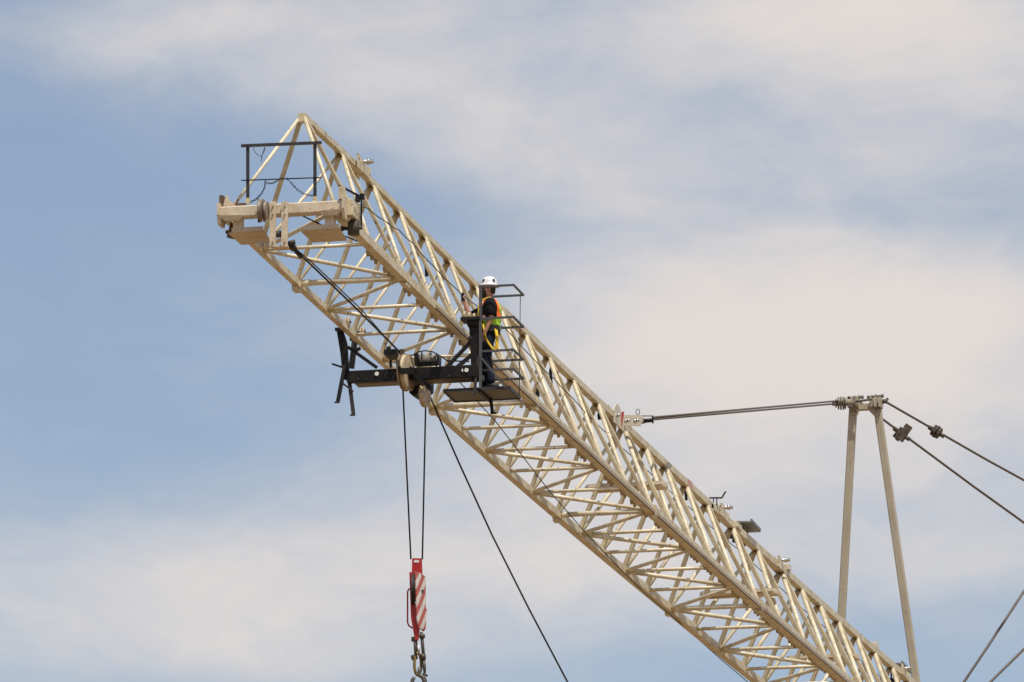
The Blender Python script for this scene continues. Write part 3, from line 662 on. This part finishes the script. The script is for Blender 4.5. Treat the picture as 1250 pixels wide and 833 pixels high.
# striped cheek plate, turned to face right
sp = [Hh(506.5, 698, -.16), Hh(510, 698.5, -.13), Hh(519, 704, .12), Hh(519.3, 742, .12), Hh(520.8, 745, .14), Hh(519, 768, .12), Hh(517, 771, .1), Hh(511, 767, -.11), Hh(509, 757, -.15)]
nn = (sp[2]-sp[0]).cross(sp[6]-sp[0])
mb = MB(); mb.plate(sp, nn, .02)
cp_ = mb.build('cheek_plate', 'stripes', hook); cp_['label'] = 'red and white striped cheek plate'
mb = MB(); q = Hh(514, 722, -.0); mb.disc(q-nn.normalized()*.0, nn, .03, .07, n=14); mb.build('axle_bolt', 'hookgrey', cp_)
mb = MB(); mb.disc(Hh(504.5, 720.5, .0), (1, .2, 0), .29, .05, n=32, groove=.03); mb.build('sheave', surf('rubbered', (.02, .018, .017), .6), hook)
mb = MB(); mb.path([Hh(501, 718.5), Hh(498.5, 720), Hh(497.5, 723), Hh(497.5, 760), Hh(499, 764), Hh(503.5, 767)], .014, 8); mb.build('handle', 'red', hook)
mb = MB(); mb.path([Hh(507.5, 782), Hh(507.5, 800)], .028, 8); mb.tube(Hh(506, 778, -.03), Hh(507.5, 802, -.03), .024); mb.tube(Hh(514.5, 772), Hh(517.5, 806), .028); mb.tube(Hh(505.5, 778), Hh(505.7, 783), .05)
mb.tube(Hh(515, 775), Hh(515.6, 779), .05); mb.tube(Hh(505, 800), Hh(506.5, 805), .055); mb.tube(Hh(516, 799), Hh(516.5, 805), .05)
sh = mb.build('hanger_link', 'hookgrey', hook)
MB().tube(Hh(511, 788), Hh(511, 796), .02).build('swivel_pin', 'white', hook)
mb = MB(); ring = [Hh(510.0, 811)+RT*math.cos(t)*.05+V((0, 0, 1))*math.sin(t)*.19+V((0, .03*math.cos(t), 0)) for t in [2*PI*j/18 for j in range(18)]]
mb.path(ring, .025, 8, closed=True)
mb.build('shackle', 'yellowpl', hook)
mb = MB(); pts = [Hh(517, 806), Hh(518, 815), Hh(518.5, 822)]; mb.path(pts, [.03, .03, .02], 8)
mb.tube(Hh(516.5, 822), Hh(521.5, 825.5), .022); mb.build('safety_pin', 'hookgrey', hook)
mb = MB(); c = Hh(510.8, 834); pts = []
for j in range(15):
    t = math.radians(85 - j*22.5); pts.append(c + RT*math.cos(t)*.105 + V((0, 0, 1))*math.sin(t)*.13)
rs = [.030+.016*math.sin(PI*min(1, (j+1)/15)) for j in range(15)]
mb.path([Hh(512.5, 815), Hh(511.5, 821)]+pts[::1], [.03, .03]+rs, 10)
ho = mb.build('hook', surf('hook_steel', (.10, .09, .08), .5, metal=.2, dirt=(.05, .04, .03), dirt_amt=.6, dscale=15), hook)

# ------------------------------------------------------------------ the worker
pb = at(597, 473.5, Yc+.4); base = V((at(597.5, 473, Yc+.42).x, Yc+.42, Zf+.016))
PY_ = math.radians(9)
PS = 1.085
def W(x, y, z):   # local: x forward (towards -X), y to his left (towards the lens), z up
    c, s = math.cos(PY_), math.sin(PY_)
    return base + V((-(x*c - y*s), -(x*s + y*c), z))*PS
person = None
def skin_mesh(chains, sub=1):
    """chains share a vertex list: [(verts, edges, radii)] grown with a Skin modifier, returned as (verts, faces)"""
    vs, es, rs = chains
    me = bpy.data.meshes.new('tmp'); me.from_pydata([tuple(v) for v in vs], es, [])
    o = bpy.data.objects.new('tmp', me); C.objects.link(o)
    o.modifiers.new('s', 'SKIN'); sv = me.skin_vertices[0].data
    for i, r in enumerate(rs): sv[i].radius = r if isinstance(r, tuple) else (r, r)
    sv[0].use_root = True
    m = o.modifiers.new('ss', 'SUBSURF'); m.levels = sub; m.render_levels = sub
    bpy.context.view_layer.update()
    dg = bpy.context.evaluated_depsgraph_get(); ev = o.evaluated_get(dg); e = ev.to_mesh()
    out = ([v.co.copy() for v in e.vertices], [list(p.vertices) for p in e.polygons]); ev.to_mesh_clear()
    bpy.data.objects.remove(o); bpy.data.meshes.remove(me)
    return out
# joints (local)
J = {'pelvis': (0, 0, .93), 'waist': (-.01, 0, 1.06), 'chest': (-.01, 0, 1.26), 'neck0': (-.01, 0, 1.43), 'neck1': (.015, 0, 1.51), 'head': (.03, 0, 1.60),
     'shL': (-.02, .165, 1.40), 'elL': (-.045, .225, 1.13), 'wrL': (.055, .215, .90), 'haL': (.085, .205, .835),
     'shR': (.0, -.165, 1.40), 'elR': (.295, -.175, 1.22), 'wrR': (.385, -.16, 1.42), 'haR': (.395, -.155, 1.49),
     'hpL': (0, .095, .90), 'knL': (.03, .105, .50), 'anL': (-.05, .11, .09), 'hpR': (.01, -.095, .90), 'knR': (.10, -.11, .50), 'anR': (.065, -.115, .09)}
names = list(J)
E_ = [('pelvis', 'waist'), ('waist', 'chest'), ('chest', 'neck0'), ('neck0', 'neck1'), ('neck1', 'head'), ('neck0', 'shL'), ('shL', 'elL'), ('elL', 'wrL'), ('wrL', 'haL'),
      ('neck0', 'shR'), ('shR', 'elR'), ('elR', 'wrR'), ('wrR', 'haR'), ('pelvis', 'hpL'), ('hpL', 'knL'), ('knL', 'anL'), ('pelvis', 'hpR'), ('hpR', 'knR'), ('knR', 'anR')]
rad = {'pelvis': .12, 'waist': .11, 'chest': .12, 'neck0': .07, 'neck1': .055, 'head': .06, 'shL': .058, 'elL': .050, 'wrL': .034, 'haL': (.030, .022), 'shR': .058, 'elR': .052, 'wrR': .036, 'haR': (.036, .026),
       'hpL': .085, 'knL': .06, 'anL': .04, 'hpR': .085, 'knR': .06, 'anR': .04}
vs = [W(*J[n]) for n in names]
sv, sf = skin_mesh((vs, [(names.index(a), names.index(b)) for a, b in E_], [rad[n] for n in names]), 2)
body = MB(); body.add(sv, sf, True)
# head: profile rings
def head_ring(z, xf, xb, hw, n=20):
    R = []
    for j in range(n):
        t = 2*PI*j/n; cx = (xf+xb)/2; a = (xf-xb)/2
        x = cx + a*math.cos(t); y = hw*math.sin(t)
        R.append(W(x, y, z))
    return R
HZ = [(1.495, .075, .005, .03), (1.51, .105, -.03, .05), (1.53, .118, -.05, .062), (1.555, .120, -.065, .070), (1.58, .122, -.075, .074), (1.605, .118, -.082, .077), (1.63, .112, -.085, .079), (1.66, .118, -.087, .079), (1.69, .11, -.08, .074), (1.72, .08, -.055, .055), (1.735, .03, -.01, .02)]
body.loft([head_ring(*h) for h in HZ])
body.add([W(.118, 0, 1.640), W(.150, 0, 1.598), W(.117, .018, 1.592), W(.117, -.018, 1.592), W(.12, 0, 1.588)], [(0, 1, 2), (0, 3, 1), (1, 4, 2), (1, 3, 4)], True)
for sy in (1, -1):
    body.path([W(.0, sy*.078, 1.585), W(-.005, sy*.088, 1.60), W(-.012, sy*.09, 1.625), W(-.005, sy*.08, 1.64)], [.008, .013, .013, .006], 8)
# fingers
def finger(pts, r0): body.path([W(*p) for p in pts], [r0, r0*.95, r0*.85, r0*.6], 7)
hx, hy, hz = J['haL']
for k, (dx, ln) in enumerate(((.028, .085), (.010, .095), (-.009, .088), (-.026, .07))):   # relaxed hand hanging by the thigh
    finger([(hx-.0+dx, hy, hz+.01), (hx+dx+.008, hy-.004, hz-.03), (hx+dx+.008, hy-.016, hz-.03-ln*.38), (hx+dx-.002, hy-.032, hz-.03-ln*.62)], .0095)
finger([(hx+.02, hy-.012, hz+.035), (hx+.045, hy-.022, hz+.012), (hx+.054, hy-.030, hz-.015), (hx+.052, hy-.036, hz-.038)], .0105)
hx, hy, hz = J['haR']
ph = V((hx+.030, hy+.014, hz+.06))
for k, (dz, ln) in enumerate(((.045, .07), (.025, .078), (.005, .074), (-.014, .06))):      # fingers curled around the handset
    finger([(hx-.012, hy-.022, hz+dz), (hx+.022, hy-.028, hz+dz+.004), (hx+.052, hy-.012, hz+dz+.004), (hx+.050, hy+.018, hz+dz+.002)], .0098)
finger([(hx-.01, hy+.018, hz-.01), (hx-.002, hy+.038, hz+.02), (hx+.010, hy+.042, hz+.045), (hx+.022, hy+.036, hz+.066)], .011)
org = base.copy()
body.v = [v-org for v in body.v]
person = body.build('person', 'skin'); person.location = org; ORG[person.name] = org
tag(person, 'worker in white hard hat, hi-vis vest and dark jeans holding up a small handset', 'person')

# clothing
def skin_part(js, es, rd, name, mat, sub=2):
    ns = list(js); vv, ff = skin_mesh(([W(*js[n]) for n in ns], [(ns.index(a), ns.index(b)) for a, b in es], [rd[n] for n in ns]), sub)
    m = MB(); m.add(vv, ff, True); return m.build(name, mat, person)
jj = {'p': (0, 0, .96), 'hL': (.0, .095, .88), 'tL': (.02, .105, .70), 'kL': (.035, .108, .50), 'cL': (-.01, .11, .30), 'aL': (-.045, .11, .10), 'hR': (.01, -.095, .88), 'tR': (.06, -.1, .70), 'kR': (.10, -.11, .50), 'cR': (.085, -.112, .30), 'aR': (.07, -.115, .10), 'w': (-.005, 0, 1.04)}
skin_part(jj, [('p', 'w'), ('p', 'hL'), ('hL', 'tL'), ('tL', 'kL'), ('kL', 'cL'), ('cL', 'aL'), ('p', 'hR'), ('hR', 'tR'), ('tR', 'kR'), ('kR', 'cR'), ('cR', 'aR')],
          {'p': (.135, .15), 'w': (.12, .15), 'hL': .115, 'tL': .10, 'kL': .085, 'cL': .078, 'aL': .080, 'hR': .115, 'tR': .10, 'kR': .085, 'cR': .078, 'aR': .080}, 'jeans', 'jeans')
def oval(z, cx, ax, ay, n=28, pw=2.4):
    R = []
    for j in range(n):
        t = 2*PI*j/n; c, s = math.cos(t), math.sin(t)
        R.append(W(cx+ax*math.copysign(abs(c)**(2/pw), c), ay*math.copysign(abs(s)**(2/pw), s), z))
    return R
TS = [(.93, -.005, .145, .175), (1.0, -.005, .150, .175), (1.08, 0, .155, .176), (1.18, -.005, .158, .186), (1.28, -.01, .156, .194), (1.36, -.015, .142, .195), (1.42, -.018, .098, .165), (1.455, -.015, .07, .10), (1.475, -.01, .058, .066)]
shirt = MB(); shirt.loft([oval(*r) for r in TS])
for a, b, c in ((J['shL'], J['elL'], 1), (J['shR'], J['elR'], -1)):
    A, B = V(a), V(b); shirt.path([W(*(A+V((0, -c*.05, .005)))), W(*A), W(*A.lerp(B, .35)), W(*A.lerp(B, .90)), W(*A.lerp(B, .92))], [.065, .088, .090, .098, .07], 14)
shirt.build('t_shirt', 'shirt', person)
vest = MB(); n = 36; zs = [.98+.0198*k for k in range(25)]
def vest_r(z):
    for a, b in zip(TS, TS[1:]):
        if a[0] <= z <= b[0]:
            t = (z-a[0])/(b[0]-a[0]); return [a[i]+(b[i]-a[i])*t for i in (1, 2, 3)]
    return TS[-1][1:]
rings = []
for z in zs:
    cx, ax, ay = vest_r(z); wob = .006*math.sin(z*40)
    rings.append(oval(z, cx, ax+.016+wob, ay+.014+wob*.5, n))
k0 = 0
for R in rings: vest.v += R
for i in range(len(rings)-1):
    zc = (zs[i]+zs[i+1])/2
    for j in range(n):
        t = 2*PI*(j+.5)/n; front = abs(((t+PI) % (2*PI))-PI)/PI      # 0 front, 1 back
        side = abs(math.sin(t)); edge = 0
        arm = zc > 1.18 and side > .62+.0*zc and zc < 1.44
        if arm and side > .80: continue
        if front < .05 and zc < 1.42: m_ = 2
        elif (zc > 1.18 and .56 < side <= .86) or zc > 1.425: m_ = 1      # orange band round the armholes and collar
        elif 1.155 < zc < 1.20 or (front > .25 and 1.17 < zc < 1.24): m_ = 1
        elif 1.135 < zc < 1.156: m_ = 3
        else: m_ = 0
        a = i*n; vest.f.append([a+j, a+(j+1) % n, a+n+(j+1) % n, a+n+j]); vest.sm.append(True); vest.mi.append({0: 0, 1: 1, 2: 0, 3: 2}[m_])
vest.build('hi_vis_vest', ['lime', 'orange', 'silver'], person)
# harness straps, belt, lanyard
mb = MB(); mb.path([W(.12, .05, 1.46-.0), W(.158, .075, 1.38), W(.172, .06, 1.22), W(.168, .09, 1.05)], .011, 6); mb.path([W(-.02, .11, 1.475), W(.09, .095, 1.45), W(.13, .075, 1.40)], .012, 6)
mb.build('harness_strap', 'yellow', person)
mb = MB(); mb.loft([oval(z, -.005, .146, .184) for z in (.955, .99, 1.02)], closed_ends=False); mb.box(W(-.12, .14, .95), (.11, .12, .17), ch=.02); mb.box(W(-.04, .18, .97), (.10, .05, .12), ch=.01); mb.build('tool_belt', 'boot', person)
mb = MB(); mb.path([W(.085, .19, 1.03), W(.07, .215, .93), W(.045, .23, .82), W(.0, .235, .72), W(-.05, .24, .65), W(-.095, .24, .60), W(-.12, .24, .66), W(-.13, .24, .75), W(-.12, .235, .85), W(-.10, .21, .95)], [.015, .017, .014, .017, .020, .024, .024, .020, .017, .012], 8)
mb.path([W(-.10, .25, .62), W(-.125, .25, .58), W(-.14, .25, .66), W(-.145, .245, .80), W(-.12, .22, .93)], .017, 8)
mb.build('lanyard', 'yellow', person)
mb = MB(); mb.path([W(.07, .19, 1.16), W(.045, .20, 1.10), (W(.02, .21, 1.05)), W(-.01, .235, 1.02), W(.01, .225, 1.13)], .014, 7); mb.build('webbing_loop', 'silver', person)
for s, (ax, ay) in ((1, (-.05, .11)), (-1, (.065, -.115))):
    mb = MB()
    rr = []
    for x, hw, zt in ((-.105, .035, .09), (-.08, .045, .13), (0, .047, .135), (.06, .045, .10), (.12, .05, .07), (.165, .042, .055), (.185, .02, .035)):
        R = []
        for j in range(12):
            t = 2*PI*j/12; R.append(W(ax+x, ay+hw*math.cos(t), max(0, zt/2+zt/2*math.sin(t)*1.02)))
        rr.append(R)
    mb.loft(rr); mb.build('boot', 'boot', person)
# beard, hair, dark glasses, hard hat
mb = MB(); rr = []
for z, xf, xb, hw in ((1.475, .10, .05, .03), (1.50, .133, .02, .056), (1.53, .140, -.0, .070), (1.56, .137, .01, .077), (1.585, .131, .02, .079), (1.60, .123, .04, .078)):
    rr.append(head_ring(z, xf, xb, hw))
mb.loft(rr); mb.build('beard', 'hair', person)
mb = MB(); rr = []
for z, xf, xb, hw in ((1.555, -.0, -.082, .066), (1.60, .0, -.092, .083), (1.65, .01, -.095, .085), (1.69, .03, -.09, .08)): rr.append(head_ring(z, xf, xb, hw))
mb.loft(rr); mb.build('hair', 'hair', person)
mb = MB()
for sy in (1, -1): mb.plate([W(.118, sy*.012, 1.648), W(.118, sy*.055, 1.648), W(.09, sy*.075, 1.645), W(.09, sy*.075, 1.622), W(.120, sy*.05, 1.615), W(.122, sy*.018, 1.62)], W(1, 0, 0)-W(0, 0, 0), .012)
mb.path([W(.09, .076, 1.64), W(0, .086, 1.635)], .004, 5); mb.build('glasses', 'shirt', person)
hat = MB(); rr = []; tilt = .0
def hr(z, a, b, lip=0, n=32):
    R = []
    for j in range(n):
        t = 2*PI*j/n; x = .012+a*math.cos(t); R.append(W(x, b*math.sin(t), z - tilt*x*1.0 + lip*abs(math.cos(t))))
    return R
for z, a, b in ((1.672, .160, .140), (1.668, .172, .150), (1.675, .174, .152), (1.688, .150, .132), (1.698, .136, .118), (1.73, .134, .115), (1.765, .124, .106), (1.792, .104, .09), (1.81, .075, .065), (1.82, .04, .035), (1.823, .01, .01)): rr.append(hr(z, a, b))
hat.loft(rr)
hat.path([W(.135, 0, 1.715), W(.118, 0, 1.775), W(.07, 0, 1.816), (W(0.01, 0, 1.830)), W(-.05, 0, 1.816), W(-.10, 0, 1.775), W(-.118, 0, 1.715)], .012, 8)
hat = hat.build('hard_hat', 'hat', person)
mb = MB()
for x, z, rx in ((.085, 1.752, -.4), (-.072, 1.752, .4)):
    c = W(x, .093, z); mb.disc(c, (0, -1, .3), .02, .012, n=12)
    mb.disc(W(x*1.05, .088, z-.022), (0, -1, .3), .014, .012, n=10)
mb.build('sticker', 'shirt', hat)
# handset
c = W(*ph); ax = (W(.02, 0, 1)-W(0, 0, 0)).normalized()
mb = MB(); mb.bar(c-ax*.075, c+ax*.065, .026, .055, hint=(1, 0, 0), ch=.006); mb.tube(c+ax*.06, c+ax*.10, .007)
solo('handset', mb, surf('black_plastic', (.012, .012, .013), .35), 'small black handset held up in the raised hand of the worker', 'handset')

# ------------------------------------------------------------------ ground far below
mb = MB(); mb.add([V((-3000, -3000, GROUND_Z)), V((3000, -3000, GROUND_Z)), V((3000, 3000, GROUND_Z)), V((-3000, 3000, GROUND_Z))], [(0, 1, 2, 3)])
g = mb.build('ground', surf('dry_earth', (.25, .17, .09), .95, dirt=(.15, .11, .065), dirt_amt=.7, dscale=.02, mottle=.2, mscale=.3)); g['kind'] = 'structure'

# ------------------------------------------------------------------ sky, sun, camera
SUN_EL = math.radians(64)
sd = V((.66, -.75, 0)).normalized()*math.cos(SUN_EL) + V((0, 0, math.sin(SUN_EL)))
w = bpy.data.worlds.new('World'); bpy.context.scene.world = w; w.use_nodes = True
nt = w.node_tree; N, L = nt.nodes, nt.links
for n_ in list(N): N.remove(n_)
out = N.new('ShaderNodeOutputWorld'); bg = N.new('ShaderNodeBackground'); bg.inputs['Strength'].default_value = .1; L.new(bg.outputs[0], out.inputs[0])
sky = N.new('ShaderNodeTexSky'); sky.sky_type = 'NISHITA'; sky.sun_disc = False; sky.sun_elevation = SUN_EL; sky.sun_rotation = math.atan2(sd.x, sd.y)
sky.air_density = 1.0; sky.dust_density = 1.2; sky.ozone_density = 1.5
tc = N.new('ShaderNodeTexCoord'); nrm = N.new('ShaderNodeVectorMath'); nrm.operation = 'NORMALIZE'; L.new(tc.outputs['Generated'], nrm.inputs[0])
sp_ = N.new('ShaderNodeSeparateXYZ'); L.new(nrm.outputs[0], sp_.inputs[0])
def mth(op, a, b=None, c=None, clamp=False):
    n = N.new('ShaderNodeMath'); n.operation = op; n.use_clamp = clamp
    for i, x in enumerate((a, b, c)):
        if x is None: continue
        if isinstance(x, (int, float)): n.inputs[i].default_value = x
        else: L.new(x, n.inputs[i])
    return n.outputs[0]
# azimuth and elevation in units of the 1250-wide view of this lens; clouds drift across them
az = mth('ARCTAN2', sp_.outputs['X'], sp_.outputs['Y']); el = mth('ARCSINE', sp_.outputs['Z'])
U = mth('MULTIPLY', mth('ADD', az, YAW), 10000*math.cos(PIT)/1000)            # +-0.625
Vv = mth('MULTIPLY', mth('SUBTRACT', el, PIT), 10)                             # +-0.4165 up
cb = N.new('ShaderNodeCombineXYZ'); L.new(U, cb.inputs[0]); L.new(Vv, cb.inputs[1])
def noise(scale, detail, rough, vec, dist=0):
    n = N.new('ShaderNodeTexNoise'); n.inputs['Scale'].default_value = scale; n.inputs['Detail'].default_value = detail; n.inputs['Roughness'].default_value = rough; n.inputs['Distortion'].default_value = dist
    L.new(vec, n.inputs['Vector']); return n
wn = noise(2.6, 4, .55, cb.outputs[0])
sub = N.new('ShaderNodeVectorMath'); sub.operation = 'SUBTRACT'; L.new(wn.outputs['Color'], sub.inputs[0]); sub.inputs[1].default_value = (.5, .5, .5)
scl = N.new('ShaderNodeVectorMath'); scl.operation = 'MULTIPLY_ADD'; L.new(sub.outputs[0], scl.inputs[0]); scl.inputs[1].default_value = (.22, .10, 0); L.new(cb.outputs[0], scl.inputs[2])
warped = scl.outputs[0]
# soft cloud banks: px, py (in 1250x833 view units), half sizes, tilt deg, weight
BANKS = [(170, 45, 220, 50, 5, .30), (420, 80, 280, 80, -12, .34), (900, 60, 460, 140, -4, .52), (1200, 100, 220, 110, 0, .2), (1120, 10, 240, 60, 0, .42), (160, 330, 200, 150, 0, -.14), (680, 210, 240, 55, -16, .25),
         (1080, 390, 300, 110, -8, .95), (760, 400, 200, 80, -14, .55), (980, 580, 330, 110, 0, .55), (620, 560, 240, 90, -25, .25), (60, 740, 380, 105, 3, .52), (420, 690, 300, 90, 0, .36), (980, 258, 330, 40, 5, -.16), (470, 240, 160, 60, -10, -.12), (30, 240, 60, 260, 0, -.15),
         (700, 700, 260, 60, 0, .30), (1180, 680, 160, 50, 0, .35), (480, 790, 260, 40, 0, .22), (1150, 215, 250, 40, -4, .22)]
acc = None
for px, py, sx, sy, ang, wt in BANKS:
    mp = N.new('ShaderNodeMapping'); mp.vector_type = 'TEXTURE'
    mp.inputs['Location'].default_value = ((px-625)/1000, (416.5-py)/1000, 0); mp.inputs['Rotation'].default_value = (0, 0, math.radians(ang)); mp.inputs['Scale'].default_value = (sx/1000, sy/1000, 1)
    L.new(warped, mp.inputs['Vector'])
    dt = N.new('ShaderNodeVectorMath'); dt.operation = 'DOT_PRODUCT'; L.new(mp.outputs[0], dt.inputs[0]); L.new(mp.outputs[0], dt.inputs[1])
    g_ = mth('EXPONENT', mth('MULTIPLY', dt.outputs['Value'], -.7))
    acc = mth('MULTIPLY', g_, wt) if acc is None else mth('MULTIPLY_ADD', g_, wt, acc)
# away from those banks ordinary broken cloud fills the sky
mpn = N.new('ShaderNodeMapping'); mpn.inputs['Scale'].default_value = (.95, 2.2, 1); mpn.inputs['Rotation'].default_value = (0, 0, math.radians(-9)); L.new(warped, mpn.inputs['Vector'])
fb = noise(2.9, 10, .58, mpn.outputs[0], .35)
fi = noise(9.0, 8, .62, mpn.outputs[0], .5)
far = noise(.6, 6, .55, cb.outputs[0])
dist2 = N.new('ShaderNodeVectorMath'); dist2.operation = 'LENGTH'; L.new(cb.outputs[0], dist2.inputs[0])
fo = N.new('ShaderNodeMapRange'); fo.inputs['From Min'].default_value = .8; fo.inputs['From Max'].default_value = 1.6; L.new(dist2.outputs['Value'], fo.inputs[0])
fcl = mth('MULTIPLY', mth('MULTIPLY_ADD', far.outputs['Fac'], 3.0, -1.25, clamp=True), mth('MULTIPLY', fo.outputs[0], .6))
mask = mth('ADD', mth('ADD', acc, fcl), mth('ADD', mth('MULTIPLY', mth('SUBTRACT', fb.outputs['Fac'], .5), .95), mth('MULTIPLY', mth('SUBTRACT', fi.outputs['Fac'], .5), .34)))
mr = N.new('ShaderNodeMapRange'); mr.interpolation_type = 'SMOOTHSTEP'; mr.inputs['From Min'].default_value = -.22; mr.inputs['From Max'].default_value = 1.08; L.new(mask, mr.inputs[0])
# cloud colour: cool grey to warm white
cc = N.new('ShaderNodeMix'); cc.data_type = 'RGBA'; cc.inputs['A'].default_value = (6.0, 6.05, 6.3, 1); cc.inputs['B'].default_value = (7.6, 7.08, 6.8, 1)
L.new(mr.outputs[0], cc.inputs['Factor'])
tint = N.new('ShaderNodeMix'); tint.data_type = 'RGBA'; tint.blend_type = 'MULTIPLY'; tint.inputs['Factor'].default_value = 1; L.new(sky.outputs[0], tint.inputs['A']); 
hz = N.new('ShaderNodeMapRange'); hz.inputs['From Min'].default_value = math.radians(20); hz.inputs['From Max'].default_value = math.radians(45); L.new(el, hz.inputs[0])
ht = N.new('ShaderNodeMix'); ht.data_type = 'RGBA'; ht.inputs['A'].default_value = (1.42, 1.28, 1.19, 1); ht.inputs['B'].default_value = (.9, .9, .9, 1); L.new(hz.outputs[0], ht.inputs['Factor'])
L.new(ht.outputs['Result'], tint.inputs['B'])
fin = N.new('ShaderNodeMix'); fin.data_type = 'RGBA'; L.new(mr.outputs[0], fin.inputs['Factor']); L.new(tint.outputs['Result'], fin.inputs['A']); L.new(cc.outputs['Result'], fin.inputs['B'])
L.new(fin.outputs['Result'], bg.inputs['Color'])

sl = bpy.data.lights.new('sun', 'SUN'); sl.energy = 4.0; sl.angle = math.radians(.5); sl.color = (1, .94, .85)
so = bpy.data.objects.new('sun', sl); C.objects.link(so); so.rotation_euler = sd.to_track_quat('Z', 'Y').to_euler()

cd = bpy.data.cameras.new('camera'); co = bpy.data.objects.new('camera', cd); C.objects.link(co)
cd.sensor_width = 36; cd.lens = 36*FPX/1250; cd.clip_end = 8000; cd.clip_start = 1
co.matrix_world = Matrix(((RT.x, UP.x, -FW.x, CAM.x), (RT.y, UP.y, -FW.y, CAM.y), (RT.z, UP.z, -FW.z, CAM.z), (0, 0, 0, 1)))
S = bpy.context.scene; S.camera = co
S.render.resolution_x, S.render.resolution_y = 1024, 682
S.view_settings.view_transform = 'Standard'; S.view_settings.look = 'None'; S.view_settings.exposure = 0
S.render.film_transparent = False
